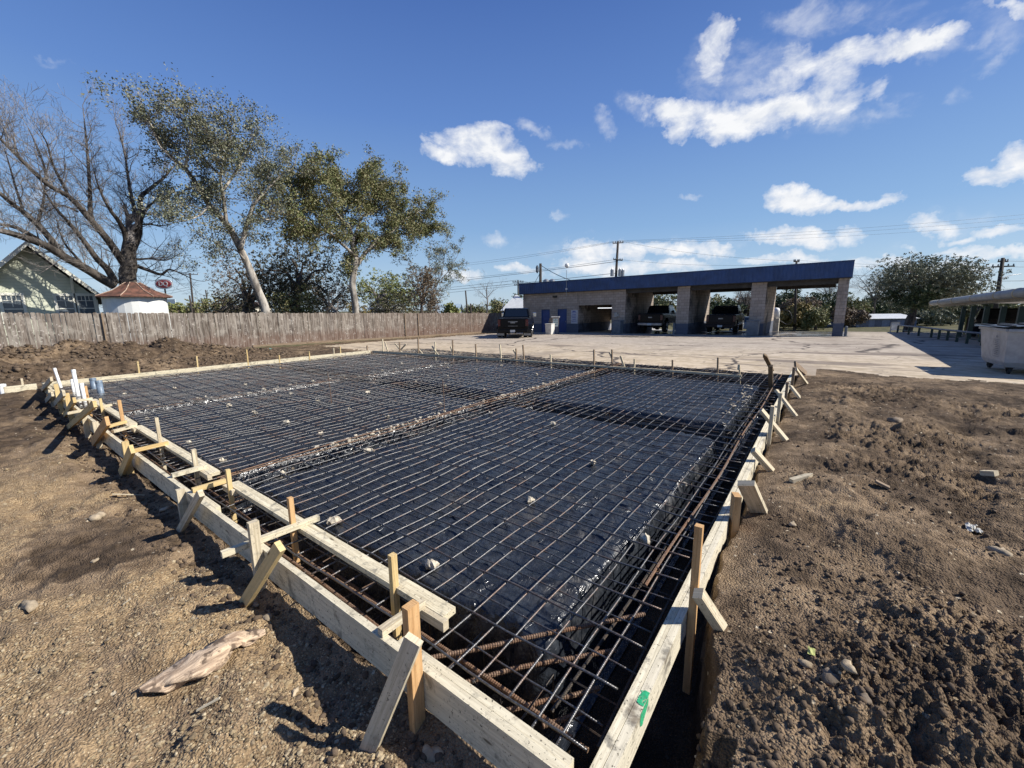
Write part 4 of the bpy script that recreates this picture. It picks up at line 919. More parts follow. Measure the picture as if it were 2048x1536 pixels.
for a, b_ in ((d1a, d1b), (d2a, d2b)):
    m = MB(); cy = (a+b_)/2; m.box((XF+.09, cy, bz_(cy)+.98), (.05, a-b_-.10, 1.96)); d = part('door', m, DOORB, BW)
    m = MB(); 
    m.box((XF+.04, a-.025, bz_(cy)+1.0), (.10, .05, 2.04)); m.box((XF+.04, b_+.025, bz_(cy)+1.0), (.10, .05, 2.04)); m.box((XF+.04, cy, bz_(cy)+1.985), (.098, a-b_-.104, .05)); part('door_frame', m, BLUE, BW)
    m = MB(); m.box((XF+.045, b_+.14, bz_(cy)+.95), (.05, .04, .14)); part('handle', m, GALV, BW)
# bay dividers and end pier
for (a, b_, nm) in ((8.12, 7.26, 'pier'), (3.45, 2.60, 'pier'), (-1.02, -1.52, 'pier')):
    wall(XF-.02, XF+.95, b_, a, lo, tz, 'pier')
    mid = (a+b_)/2
    if nm == 'pier' and a > 0: wall(XF+.952, XF+DEP-1.0, b_, b_+.28, lo, tz, 'wall'); wall(XF+DEP-.998, XF+DEP, b_-.0, b_+.42, lo, tz, 'pier')
    elif a < 0: wall(XF+DEP-.7, XF+DEP, b_, b_+.3, lo, tz, 'pier')
# roof, ceiling, fascia
def slabz(name, x0, x1, y0, y1, za, zb, mat):
    return wall(x0, x1, y0, y1, lambda y: za-.0125*(y+1.5), lambda y: zb-.0125*(y+1.5), name, mat)
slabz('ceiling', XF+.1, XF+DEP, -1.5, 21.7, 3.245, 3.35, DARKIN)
slabz('roof', XF+.1, XF+DEP, -1.5, 21.7, 3.9, 4.0, GALV)
def fascia():
    m = MB(); y = -1.62; k = 0; x = XF-.22; zz = lambda y, z: z-.0125*(y+1.5)
    while y < 21.9:
        prof = [(0, 0), (.15, 0), (.17, -.018), (.21, -.018), (.23, 0)]
        for (a, da), (b_, db) in zip(prof[:-1], prof[1:]):
            m.quad((x+da, y+b_, zz(y+b_, 3.20)), (x+da if False else x+db, y+b_, zz(y+b_, 3.20)), (x+db, y+b_, zz(y+b_, 3.20)), (x+da, y+a, zz(y+a, 3.20))) if False else None
            m.quad((x+da, y+a, zz(y+a, 3.20)), (x+da, y+a, zz(y+a, 4.12)), (x+db, y+b_, zz(y+b_, 4.12)), (x+db, y+b_, zz(y+b_, 3.20)))
        y += .23
    ye = y
    m.quad((x, -1.62, zz(-1.62, 3.20)), (XF+DEP+.2, -1.62, zz(-1.62, 3.20)), (XF+DEP+.2, -1.62, zz(-1.62, 4.12)), (x, -1.62, zz(-1.62, 4.12)))
    m.quad((x, ye, zz(ye, 3.20)), (XF+DEP+.2, ye, zz(ye, 3.20)), (XF+DEP+.2, ye, zz(ye, 4.12)), (x, ye, zz(ye, 4.12)))
    m.quad((XF+DEP+.2, -1.62, zz(-1.62, 3.20)), (XF+DEP+.2, -1.62, zz(-1.62, 4.12)), (XF+DEP+.2, ye, zz(ye, 4.12)), (XF+DEP+.2, ye, zz(ye, 3.20)))
    part('fascia', m, BLUE, BW)
    m = MB(); a, b_ = -1.63, ye+.01
    m.board((x-.005, a, zz(a, 4.13)), (x-.005, b_, zz(b_, 4.13)), .09, .05); part('coping', m, BLUE, BW)
    m = MB()
    m.board((x+.03, a, zz(a, 3.18)), (x+.03, b_, zz(b_, 3.18)), .10, .05); part('fascia_trim', m, BLK, BW)
    m = MB()
    for (a, b_) in ((-1.0, 2.58), (3.47, 7.24), (8.14, 11.96)):
        for (xo, z_, h_) in ((.2, 3.02, .30), (DEP-.1, 3.02, .30), (3.2, 3.10, .2)):
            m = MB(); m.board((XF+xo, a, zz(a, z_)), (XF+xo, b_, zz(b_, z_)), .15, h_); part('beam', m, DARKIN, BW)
fascia()
# soffit strip closing the gap under the fascia
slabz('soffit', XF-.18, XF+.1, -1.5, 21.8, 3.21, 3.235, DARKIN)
LAMPM = newmat('lit_tube'); LAMPM[2].inputs['Emission Color'].default_value = (.95, .97, 1, 1); LAMPM[2].inputs['Emission Strength'].default_value = 1.2; LAMPM[2].inputs['Base Color'].default_value = (.6, .6, .6, 1)
def small(name, label, cat, pieces, loc=None, group=None):
    """free-standing little thing: pieces = [(part name, MB, material)]"""
    t = thing(name, label, cat, loc, group)
    for nm, mb, mt, *k in pieces: part(nm, mb, mt, t, **(k[0] if k else {}))
    return t
m = MB(); m.box((XF+1.6, 14.3, bz_(14)+2.02), (.08, 1.5, .05)); tube_ = part('tube_light', m, LAMPM[0], BW)
for y in (5.3, .8): m = MB(); m.box((XF+1.2, y, 3.02), (.14, 1.9, .05)); part('tube_light', m, WHITE, BW)
m = MB(); m.box((XF-.05, 18.35, 2.62), (.10, .42, .14)); m.box((XF-.07, 18.35, 2.54), (.12, .30, .05)); part('wall_lamp', m, BLK, BW)
# price board on the wall: white with rows of small blue marks
m = MB(); m.box((XF-.02, 16.44, .88), (.03, .62, 1.12)); t_ = part('notice_board', m, simple('faded_white_board', (.50, .50, .52), .5, var=.1), BW)
m = MB()
for k, (w_, z_) in enumerate([(.30, 1.34), (.42, 1.22), (.34, 1.08), (.44, .95), (.38, .82), (.30, .68), (.46, .52)]): m.box((XF-.038, 16.46, z_), (.006, w_, .045 if k else .09))
part('lettering', m, simple('board_blue', (.08, .10, .32), .6), BW)
m = MB(); m.box((XF-.04, 12.72, 1.05), (.08, .22, .35)); m.box((XF-.04, 12.55, 1.02), (.06, .12, .14)); part('control_box', m, GALV, BW)
# mast with ball aerial on the fascia
q = PX(1133, 540, XF-.3); q2 = PX(1133, 592, XF-.3); c_ = PX(1134, 531, XF-.3)
small('ball_mast', 'thin mast with a white ball on top, fixed to the blue fascia', 'mast', [('mast', MB().tube([q2, q], .022, 6), GALV), ('ball', MB().lathe(c_-Vector((0, 0, .19)), [(.02, 0), (.14, .05), (.19, .19), (.14, .33), (.02, .38)], 14), WHITE, {'smooth': True}), ('bracket', MB().box(PX(1133, 578, XF-.27), (.10, .14, .12)), WHITE)], q2)
for px_, ww in ((1092, .5), (1104, .4)):
    q = PX(px_, 562, XF+3.5); small('roof_vent', 'grey roof ventilator at the left end of the roof' + (' next to the pole' if px_ == 1092 else ', the flatter one to the right'), 'vent', [('hood', MB().lathe(q-Vector((0, 0, .7)), [(.14, 0), (.14, .62), (.3, .62), (.28, .78), (.08, .9)], 10), GALV)], q)
# ================================================================ THINGS ROUND THE BAYS
BIN = simple('grey_bin_plastic', (.15, .17, .19), .6, var=.2); BINW = simple('white_bin', (.68, .66, .60), .6, var=.15)
def bin_at(px_, xx, hh, ww, mt, label):
    q = PX(px_, 664, xx); z = gz(q.x, q.y); t = thing('trash_bin', label, 'bin', (q.x, q.y, z))
    m = MB(); m.v = []; a, b_ = ww/2, ww/2*1.12; 
    for (h_, s_) in ((0, a), (hh, b_)):
        for (i, j) in ((-1, -1), (1, -1), (1, 1), (-1, 1)): m.v.append(Vector((q.x+i*s_, q.y+j*s_, z+h_)))
    for f_ in ((3, 2, 1, 0), (4, 5, 6, 7), (0, 1, 5, 4), (1, 2, 6, 5), (2, 3, 7, 6), (3, 0, 4, 7)): m.face(f_)
    part('bin_body', m, mt, t, bevel=.03); m = MB(); m.box((q.x, q.y, z+hh+.012), (b_*2+.05, b_*2+.05, .05)); part('rim', m, mt, t, bevel=.01)
    m = MB()
    for k in range(5): m.box((q.x-b_*.97, q.y-b_*.7+k*b_*.35, z+hh*.45), (.02, .02, hh*.7))
    part('rib', m, mt, t); return t
bin_at(1235, 29.9, .98, .62, BIN, 'square grey trash bin against the wall left of the first open bay')
bin_at(1505, 29.7, .95, .62, BIN, 'square grey trash bin in front of the middle block pier')
bin_at(1100, 27.3, .82, .52, BINW, 'white ribbed bin standing beside the payment kiosk')
# kiosk / vacuum island block with poster
K = PX(1111, 668, 28.0); kz = gz(K.x, K.y)
t = thing('payment_kiosk', 'tan block kiosk with a pale capped top and a poster on its front', 'kiosk', (K.x, K.y, kz), rz=RAD(28))
def loc_part(par, name, mb, mt, **k): return mb.build(name, mt, par, **k)
loc_part(t, 'pillar', MB().box((0, 0, .66), (.9, .55, 1.32)), BLOCK); loc_part(t, 'cap', MB().box((0, 0, 1.36), (1.02, .66, .09)), simple('pale_cap', (.5, .48, .44), .8), bevel=.01)
loc_part(t, 'side_panel', MB().box((0, .38, .72), (.72, .22, 1.1)), simple('brown_metal', (.18, .14, .10), .6))
loc_part(t, 'poster', MB().box((-.46, -.02, .93), (.02, .40, .62)), simple('poster_white', (.62, .66, .60), .6, var=.1))
m = MB()
for k in range(9): m.box((-.474, -.14+(k % 3)*.11, .76+(k//3)*.15), (.006, .07, .05+.02*(k % 2)))
m.box((-.474, -.02, 1.17), (.006, .05, .06)); loc_part(t, 'lettering', m, simple('poster_green', (.05, .20, .16), .6))
# bollards
for px_, xx, hh, lab in ((1691, 30.2, .55, 'short dark steel bollard at the right corner of the car wash'), (1244, 30.2, .8, 'dark slim bollard at the edge of the first open bay'), (1347, 29.9, .75, 'slim bollard at the foot of the first block pier')):
    q = PX(px_, 668, xx); z = gz(q.x, q.y); small('bollard', lab, 'bollard', [('post', MB().lathe((q.x, q.y, z-.1), [(.075, 0), (.075, hh+.1), (.06, hh+.14), (.01, hh+.16)], 12), BIN, {'smooth': False}), ('base_plate', MB().box((q.x, q.y, z+.01), (.22, .22, .02)), GALV)], (q.x, q.y, z))
# vacuum station seen through the right bay
q = PX(1549, 655, 41); z = gz(q.x, q.y)
small('vacuum_station', 'white vacuum cleaner station with a hose behind the right bay', 'vacuum', [('cabinet', MB().box((q.x, q.y, z+.55), (.6, .6, 1.1)), simple('pale_block', (.5, .45, .36), .8)), ('canister', MB().lathe((q.x, q.y, z+1.1), [(.28, 0), (.28, .7), (.2, .85), (.05, .9)], 14), WHITE, {'smooth': True}),
      ('hose', MB().tube(bez([(q.x, q.y-.25, z+1.8), (q.x-.1, q.y-.9, z+1.7), (q.x-.1, q.y-1.2, z+1.0), (q.x, q.y-.9, z+.6), (q.x, q.y-.35, z+.9)]), .035, 6), BLK, {'smooth': True})], (q.x, q.y, z))
# ================================================================ VEHICLES
GLASS = newmat('tinted_glass'); GLASS[2].inputs['Base Color'].default_value = (.008, .010, .013, 1); GLASS[2].inputs['Roughness'].default_value = .06; GLASS[2].inputs['Specular IOR Level'].default_value = .7; GLASS = GLASS[0]
def paint(name, col, rough=.3): 
    m, nt, b = newmat(name); g = NG(nt); p = g.pos(); n = g.noise(p, 3, 4)
    g.set(b.inputs['Base Color'], g.mix(n, tuple(c*.8 for c in col), col)); b.inputs['Roughness'].default_value = rough; b.inputs['Coat Weight'].default_value = .03; b.inputs['Specular IOR Level'].default_value = .14; b.inputs['Coat Roughness'].default_value = .05; return m
CARB, CARK, CARG = paint('black_car_paint', (.006, .007, .009), .22), paint('dark_navy_car_paint', (.005, .007, .015), .22), paint('blue_grey_car_paint', (.20, .27, .33))
RUB = simple('tyre_rubber', (.018, .018, .018), .85, var=.2); CHR = simple('chrome', (.62, .62, .62), .15, 1, var=.05); REDL = simple('red_tail_lamp', (.07, .004, .004), .3, var=.1); PLATE = simple('licence_plate', (.55, .56, .56), .5, var=.2); SILV = simple('silver_trim', (.25, .25, .26), .35, .8)
def wheel(par, x, y, r, wd, dual=False):
    s = -1 if y < 0 else 1; m = MB(); m.lathe((x, y-wd/2, r), [(r*.55, 0), (r*.93, 0), (r, wd*.15), (r, wd*.85), (r*.93, wd), (r*.55, wd)], 20, (0, 1, 0))
    wh = m.build('wheel', RUB, par, smooth=False); m = MB(); yo = y+s*(wd/2-.02); 
    m.lathe((x, yo-.03, r), [(r*.54, 0), (r*.56, .03), (r*.50, .05), (r*.3, .02), (r*.12, .05), (.02, .06)] if s > 0 else [(.02, -.02), (r*.12, -.01), (r*.3, .02), (r*.50, -.01), (r*.56, .02), (r*.54, .05)], 16, (0, 1, 0)); m.build('rim', CHR if not dual else SILV, wh)
def pickup(label, loc, yaw, body, lift=0, Wd=2.02, H=1.0, dually=False, chrome=True):
    t = thing('pickup_truck', label, 'pickup truck', loc, rz=yaw); h = Wd/2; L = 5.9; r = .40+lift*.28; z0 = .48+lift
    def arch(cx, cr, n=9): return [(cx-cr*math.cos(math.pi*k/(n-1)), z0-.02+math.sin(math.pi*k/(n-1))*cr*.92) for k in range(n)]
    cr = r+.10; xr, xf = 1.15, 4.85
    prof = [(.02, z0)]+[q for q in arch(xr, cr)]+[q for q in arch(xf, cr)]+[(L-.05, z0), (L, z0+.3), (L-.06, z0+.62), (L-.3, z0+.70), (4.35, z0+.80), (0.0, z0+.80)]
    m = MB(); m.prism(prof, -h, h, lambda u, v, s_: (u, s_*(1-.03*(v > z0+.5)), v)); m.build('body', body, t, bevel=.035)
    zc = z0+.80; m = MB()  # cab
    cp = [(1.95, zc-.02), (2.12, zc+.60), (2.35, zc+.66), (3.45, zc+.66), (4.35, zc-.02)]
    m.prism(cp, -1, 1, lambda u, v, s_: (u, s_*(h-.05-.22*max(0, v-zc)), v)); m.build('cab', body, t, bevel=.03)
    hw = lambda v: h-.05-.22*max(0, v-zc)
    def pane(nm, pts, e=.012): 
        m = MB(); m.v = [Vector(p) for p in pts]; m.face(tuple(range(len(pts)))); return m.build(nm, GLASS, t)
    za, zb = zc+.08, zc+.56
    xa = lambda z: 1.95+.17*(z-zc+.02)/.62; pane('rear_window', [(xa(za)-.008, -hw(za)+.12, za), (xa(zb)-.008, -hw(zb)+.12, zb), (xa(zb)-.008, hw(zb)-.12, zb), (xa(za)-.008, hw(za)-.12, za)])
    xw = lambda z: 4.35-.9*(z-zc+.02)/.68; pane('windscreen', [(xw(za)+.01, hw(za)-.1, za), (xw(zb)+.01, hw(zb)-.1, zb), (xw(zb)+.01, -hw(zb)+.1, zb), (xw(za)+.01, -hw(za)+.1, za)])
    for s in (-1, 1):
        for (a, b_, c_, d_) in ((2.2, 3.0, 2.98, 2.3), (3.06, 4.12, 3.5, 3.06)):
            pane('side_window', [(a, s*(hw(za)+.008), za), (b_, s*(hw(za)+.008), za), (c_, s*(hw(zb)+.008), zb), (d_, s*(hw(zb)+.008), zb)][::s])
        m = MB(); m.box((4.0, s*(h+.16), zc+.18), (.16, .26, .30)); m.build('mirror', CHR if dually else body, t, bevel=.03)
        m = MB(); m.box((-.012, s*(h-.10), z0+.50), (.05, .17, .42)); m.build('tail_lamp', REDL, t, bevel=.01)
        m = MB(); m.box((L-.03, s*(h-.2), z0+.45), (.08, .32, .18)); m.build('headlight', WHITE, t, bevel=.02)
    m = MB(); m.box((-.012, 0, z0+.46), (.04, Wd-.44, .52)); tg = m.build('tailgate', body, t, bevel=.02); m = MB(); m.box((-.05, 0, z0+.52), (.03, .30, .08)); m.build('handle', SILV, tg)
    if dually:
        m = MB(); m.box((-.038, 0, z0+.58), (.012, .62, .05)); m.build('badge', SILV, tg); m = MB(); m.box((-.038, 0, z0+.30), (.012, .62, .02)); m.build('trim', SILV, tg)
    m = MB(); m.box((-.10, 0, z0-.02), (.22, Wd-.05, .20)); m.build('rear_bumper', SILV if chrome and not dually else body, t, bevel=.03); m = MB(); m.box((-.22, 0, z0-.02), (.015, .32, .15)); m.build('licence_plate', PLATE, t)
    m = MB(); m.box((L+.04, 0, z0+.02), (.2, Wd-.05, .3)); m.build('front_bumper', CHR, t, bevel=.04)
    # flat black sheet on top paints the shade inside the open load space
    m = MB(); m.box((.98, 0, z0+.802), (1.8, Wd-.30, .012)); m.build('bed_shade', BLK, t)
    m = MB(); m.box((3, 0, z0-.05), (5.2, .9, .18)); m.build('chassis', BLK, t)
    m = MB(); m.tube([(xr, -h+.2, r), (xr, h-.2, r)], .07, 8); m.lathe((xr, -.16, r), [(.05, 0), (.18, .08), (.18, .24), (.05, .32)], 12, (0, 1, 0)); m.build('rear_axle', BLK, t)
    wd = .30
    for s in (-1, 1):
        if dually:
            wheel(t, xr, s*(h-.28), r, .26, True); wheel(t, xr, s*(h+.04), r, .26, True)
            m = MB(); m.lathe((xr, s*(h+.02)-.14, r), [(cr*.98, 0), (cr*1.06, .02), (cr*1.06, .26), (cr*.98, .28)], 24, (0, 1, 0)); mf = MB()
            pts = [(xr-cr*1.04*math.cos(math.pi*k/12), z0-.06+math.sin(math.pi*k/12)*cr*1.0) for k in range(13)]; pin = [(xr-cr*.92*math.cos(math.pi*k/12), z0-.06+math.sin(math.pi*k/12)*cr*.88) for k in range(13)]
            for k in range(12):
                y0, y1 = s*(h-.05), s*(h+.20); a, b_, c_, d_ = pts[k], pts[k+1], pin[k+1], pin[k]
                mf.quad((a[0], y1-s*.05, a[1]), (b_[0], y1-s*.05, b_[1]), (b_[0], y0, b_[1]+.05), (a[0], y0, a[1]+.05)); mf.quad((a[0], y1-s*.05, a[1]), (b_[0], y1-s*.05, b_[1]), (c_[0], y1, c_[1]), (d_[0], y1, d_[1]))
            mf.build('fender_flare', body, t); m = MB(); m.box((xr-cr-.06, s*(h-.12), .34), (.02, .52, .46)); m.build('mud_flap', BLK, t); m = MB(); m.box((xr-cr-.075, s*(h-.12), .22), (.01, .46, .14)); m.build('flap_plate', SILV, t)
        else: wheel(t, xr, s*(h-wd/2+.04), r, wd)
        wheel(t, xf, s*(h-wd/2+.02), r, .28)
    if H != 1: t.scale = (H, H, H)
    return t
q = PD(1026, 673, 28.2); pickup('dark pickup with twin rear wheels and big mirrors parked by the fence end', (q.x, q.y, gz(q.x, q.y)), RAD(30), CARB, .02, 2.02, 1.04, True)
q = PX(1299, 668, 31.6); pickup('black lifted pickup with chrome bumper in the left open bay', (31.6, q.y, bz_(q.y)+.02), RAD(1), CARB, .22, 1.95, .98)
q = PX(1436, 668, 32.0); pickup('black pickup with plain bumper in the middle bay', (32.0, q.y-.1, bz_(q.y)+.02), RAD(2), CARK, .08, 1.98, .98, chrome=False)
def sedan(label, loc, yaw, body):
    t = thing('parked_car', label, 'car', loc, rz=yaw); h = .9; z0 = .28
    def arch(cx, cr, n=8): return [(cx-cr*math.cos(math.pi*k/(n-1)), z0+math.sin(math.pi*k/(n-1))*cr*.85) for k in range(n)]
    prof = [(0, z0)]+arch(.95, .38)+arch(3.6, .38)+[(4.5, z0), (4.52, .62), (4.3, .78), (3.3, .92), (.5, 1.0), (.05, .85)]
    m = MB(); m.prism(prof, -h, h, lambda u, v, s_: (u, s_, v)); m.build('body', body, t, bevel=.05)
    m = MB(); m.prism([(.35, .9), (1.0, 1.42), (2.3, 1.45), (3.35, .9)], -1, 1, lambda u, v, s_: (u, s_*(h-.06-.3*(v-.9)), v)); m.build('cabin', GLASS, t, bevel=.03)
    m = MB(); m.prism([(.95, 1.41), (1.0, 1.45), (2.3, 1.48), (2.4, 1.41)], -1, 1, lambda u, v, s_: (u, s_*(h-.2), v)); m.build('roof', body, t, bevel=.02)
    for x_ in (.95, 3.6):
        for s in (-1, 1): wheel(t, x_, s*(h-.1), .33, .2)
    for s in (-1, 1):
        m = MB(); m.box((4.48, s*(h-.2), .66), (.08, .3, .12)); m.build('headlight', WHITE, t); m = MB(); m.box((.02, s*(h-.2), .78), (.08, .3, .12)); m.build('tail_lamp', REDL, t); m = MB(); m.box((2.95, s*(h+.1), .98), (.12, .18, .12)); m.build('mirror', body, t)
    m = MB(); m.box((4.54, 0, .45), (.02, .36, .12)); m.build('licence_plate', PLATE, t); return t
q = PX(1484, 648, 47); sedan('pale blue car on the road seen beyond the middle bay', (q.x, q.y+1.5, gz(q.x, q.y)), RAD(-95), CARG)
q = PD(1951, 682, 21.5); sedan('dark car parked under the long pipe-edged canopy', (q.x+3.9, q.y-1.4, -.12), RAD(170), CARK)
# ================================================================ DUMPSTER
def dumpster():
    zt, zb, zg = 1.00, .10, gz(14, -4)
    n = PD(2018, 656, 9.6); f_ = PD(1961, 655, 11.1); n.z = zt; f_.z = zt; d = (f_-n); Lf = d.length; d.normalize(); s = Vector((d.y, -d.x, 0)); 
    if s.x < 0 and s.y > 0: s = -s
    if (s.x*.598+s.y*-.80) < 0: s = -s                    # s points to the right of the picture
    Ls = 1.9; T = thing('dumpster', 'grey wheeled dumpster with open black lids at the right edge', 'dumpster', (n.x, n.y, zg)); S = simple('grey_dumpster_paint', (.36, .37, .385), .55, .2, var=.18, scale=5, bump=.003, bscale=12); 
    o_ = n; P_ = lambda a, b_, z: o_+d*a+s*b_+Vector((0, 0, z-o_.z))
    ti, bi = 0, .16
    def ring(z, ins): return [P_(ins*.9, ins*.5, z), P_(Lf-ins*1.2, ins*.5, z), P_(Lf-ins*1.2, Ls-ins, z), P_(ins*.9, Ls-ins, z)]
    m = MB(); A, B, B2 = ring(zt, 0), ring(zb+.12, .14), ring(zb, .22); I1 = ring(zt, .04); I2 = ring(zb+.14, .18)
    m.v = A+B+B2+I1+I2
    for k in range(4):
        j = (k+1) % 4; m.face((k, j, 4+j, 4+k)); m.face((4+k, 4+j, 8+j, 8+k)); m.face((k, 12+k, 12+j, j)); m.face((12+k, 16+k, 16+j, 12+j))
    m.face((8, 9, 10, 11)); m.face((16, 17, 18, 19)); part('body', m, S, T, bevel=.025)
    m = MB()
    for a, b_ in ((0, 1), (1, 2), (2, 3), (3, 0)): m.board(A[a]+Vector((0, 0, -.02)), A[b_]+Vector((0, 0, -.02)), .07, .07)
    part('rim', m, S, T, bevel=.01)
    for (a0, a1, tl) in ((-.05, Lf*.5-.02, .03), (Lf*.5+.02, Lf+.12, .0)):
        m = MB(); nseg = 6
        for k in range(nseg):
            b0, b1 = -.1+(Ls+.1)*k/nseg, -.1+(Ls+.1)*(k+1)/nseg; z0 = zt+.03+.05*math.sin(math.pi*k/nseg)+tl; z1 = zt+.03+.05*math.sin(math.pi*(k+1)/nseg)+tl
            m.quad(P_(a0, b0, z0), P_(a1, b0, z0), P_(a1, b1, z1), P_(a0, b1, z1))
            m.board(P_(a0, (b0+b1)/2, (z0+z1)/2+.015), P_(a1, (b0+b1)/2, (z0+z1)/2+.015), .06, .03)
        part('lid', m, simple('black_lid_plastic', (.03, .03, .032), .35, var=.3), T)
    for (a, b_) in ((.32, .22), (Lf-.30, .22), (.32, Ls-.3), (Lf-.3, Ls-.3)):
        q = P_(a, b_, 0); r = .085; m = MB(); ax = Vector((s.x, s.y, 0)); m.lathe(q-ax*.03+Vector((0, 0, zg-q.z+r)), [(r*.8, 0), (r, .01), (r, .05), (r*.8, .06)], 14, ax); wh = part('wheel', m, RUB, T)
        m = MB(); base = Vector((q.x, q.y, 0)); m.board(base+ax*.05+Vector((0, 0, zg+r*.7)), base+ax*.05+Vector((0, 0, zb+.03)), .06, .012, ax); m.board(base-ax*.05+Vector((0, 0, zg+r*.7)), base-ax*.05+Vector((0, 0, zb+.03)), .06, .012, ax); m.box(base+Vector((0, 0, zb+.0)), (.15, .15, .03)); part('caster_fork', m, BLK, T)
    # printed notice: faint framed rows of text on the end panel
    m = MB(); out = -s*.006; L1 = lambda a, z: P_(a, (zt-z)/(zt-zb)*.07, z)+out-s*.004
    for k in range(8): z = .70-.045*k; w_ = .10+.03*((k*7) % 3); m.quad(L1(.62+w_, z), L1(.62-w_, z), L1(.62-w_, z-.015), L1(.62+w_, z-.015))
    for (z, hh_) in ((.74, .008), (.33, .008)): m.quad(L1(.82, z), L1(.42, z), L1(.42, z-hh_), L1(.82, z-hh_))
    for a in (.82, .42): m.quad(L1(a, .74), L1(a-.012, .74), L1(a-.012, .33), L1(a, .33))
    m.quad(L1(.66, .83), L1(.60, .83), L1(.60, .78), L1(.66, .78)); part('printed_notice', m, simple('faded_ink', (.16, .17, .19), .7), T)
dumpster()
# ================================================================ CANOPY, RAIL
GRN = simple('dark_green_steel', (.020, .045, .038), .5, var=.25); PALEPIPE = simple('pale_round_gutter', (.30, .31, .30), .5, var=.15, scale=2); STRAP = simple('tan_strap', (.45, .37, .22), .7, var=.2)
a, b_ = PD(1866, 606, 27.5), PD(2048, 585, 14.2); dv = (b_-a).normalized(); e_ = b_+dv*5
CN = thing('canopy', 'long canopy edged with a fat pale pipe on dark green posts', 'canopy', (a.x, a.y, -.1))
part('gutter_pipe', MB().tube([a, e_], .17, 16), PALEPIPE, CN, smooth=True)
for px_ in (1866, 1884, 1911, 1949, 1996, 2036):
    tt = min(((PD(px_, 600, D_)-a).dot(dv), abs(((PD(px_, 600, D_)-a)-dv*((PD(px_, 600, D_)-a).dot(dv))).xy.length)) for D_ in np.arange(13, 29, .1))[0] if False else None
    best = min(np.arange(13.5, 28, .05), key=lambda D_: (lambda v: (v-dv*v.dot(dv)).xy.length)(PD(px_, 600, float(D_))-a)); q = a+dv*(PD(px_, 600, float(best))-a).dot(dv)
    part('strap', MB().tube([q-dv*.05, q+dv*.05], .185, 16), STRAP, CN)
sd = Vector((-dv.y, dv.x, 0)); sd = -sd if (sd.x*.598-sd.y*.80) < 0 else sd
m = MB(); m.board(a+sd*.35+Vector((0, 0, -.12)), e_+sd*.35+Vector((0, 0, -.12)), .12, .28); part('edge_beam', m, simple('tan_beam', (.34, .31, .25), .7), CN)
m = MB(); m.quad(a+sd*.2+Vector((0, 0, .06)), e_+sd*.2+Vector((0, 0, .06)), e_+sd*5.2+Vector((0, 0, -.1)), a+sd*5.2+Vector((0, 0, -.1))); m.quad(a+sd*.2+Vector((0, 0, .02)), e_+sd*.2+Vector((0, 0, .02)), e_+sd*5.2+Vector((0, 0, -.14)), a+sd*5.2+Vector((0, 0, -.14))); part('roof_sheet', m, GALV, CN)
for px_, py_ in ((1924, 640), (1943, 640), (1970, 640), (2003, 640), (2040, 640)):
    best = min(np.arange(13, 28, .05), key=lambda D_: (lambda v: (v-dv*v.dot(dv)).xy.length)(PD(px_, py_, float(D_))-(a+sd*.35))); q = PD(px_, py_, float(best))
    m = MB(); m.board((q.x, q.y, gz(q.x, q.y)-.1), (q.x, q.y, a.z-.2), .16, .16, (1, 0, 0)); part('post', m, GRN, CN)
for k, tt in enumerate((3, 7, 11, 14.5)):
    q = a+dv*tt+sd*4.6; m = MB(); m.board((q.x, q.y, -.4), (q.x, q.y, a.z-.3), .14, .14, (1, 0, 0)); part('post', m, GRN, CN)
RL = None; rp = []
for (px_, pt, pb) in ((1795, 648, 662), (1817, 652, 666), (1837, 656, 669), (1862, 658, 673), (1877, 660, 676), (1894, 662, 679), (1913, 664, 682), (1933, 666, 686), (1963, 670, 690), (1990, 674, 695)):
    hor = 617.9-(px_-1024)*.0108; D_ = 1.72*F/(pb-hor); q = PD(px_, pb, D_); rp.append((q, D_))
RL = thing('guard_rail', 'low dark rail fence on short posts along the pavement edge', 'railing', tuple(rp[0][0]))
tops = []
for (q, D_) in rp:
    z = gz(q.x, q.y); m = MB(); m.board((q.x, q.y, z-.1), (q.x, q.y, z+.46), .09, .09, (1, 0, 0)); part('post', m, GRN, RL); tops.append(Vector((q.x, q.y, z+.50)))
m = MB(); m.tube(tops, .045, 8); part('rail', m, simple('blue_grey_rail', (.12, .14, .17), .5), RL)
m = MB(); m.tube([p-Vector((0, 0, .28)) for p in tops], .02, 6); part('rail', m, GRN, RL)
# small signs and road furniture on the far right
for (px_, pyt, pyb, D_, w_, lab, mt) in [(1791, 646, 661, 28, .5, 'leaning white board propped against the end of the low rail', WHITE), (1948, 636, 662, 24, .8, 'yellow-framed poster board standing between the canopy posts', simple('poster_pink', (.45, .30, .30), .6, var=.4, scale=3)), (1980, 636, 660, 22, .8, 'second poster board with a bluish picture under the canopy', simple('poster_blue', (.25, .34, .42), .6, var=.5, scale=3))]:
    t0, b0 = PD(px_, pyt, D_), PD(px_, pyb, D_); z = gz(b0.x, b0.y); T = thing('poster_board', lab, 'sign board', (b0.x, b0.y, z)); v = Vector((.598, -.80, 0)); bk = Vector((.8, .598, 0))*.02
    c_ = Vector((t0.x, t0.y, 0)); zt = t0.z; zb = max(z+.05, b0.z); m = MB(); m.board(c_+Vector((0, 0, zb)), c_+Vector((0, 0, zt)), w_, .02, bk*50); part('panel', m, mt, T)
    m = MB(); FRM = simple('yellow_frame', (.42, .36, .10), .6) if px_ > 1800 else GALV
    for s_ in (-1, 1): m.board(c_+v*s_*(w_/2+.02)+Vector((0, 0, z)), c_+v*s_*(w_/2+.02)+Vector((0, 0, zt+.04)), .05, .05, bk*50)
    m.board(c_-v*w_/2+Vector((0, 0, zt+.04)), c_+v*w_/2+Vector((0, 0, zt+.04)), .05, .05); part('frame', m, FRM, T)
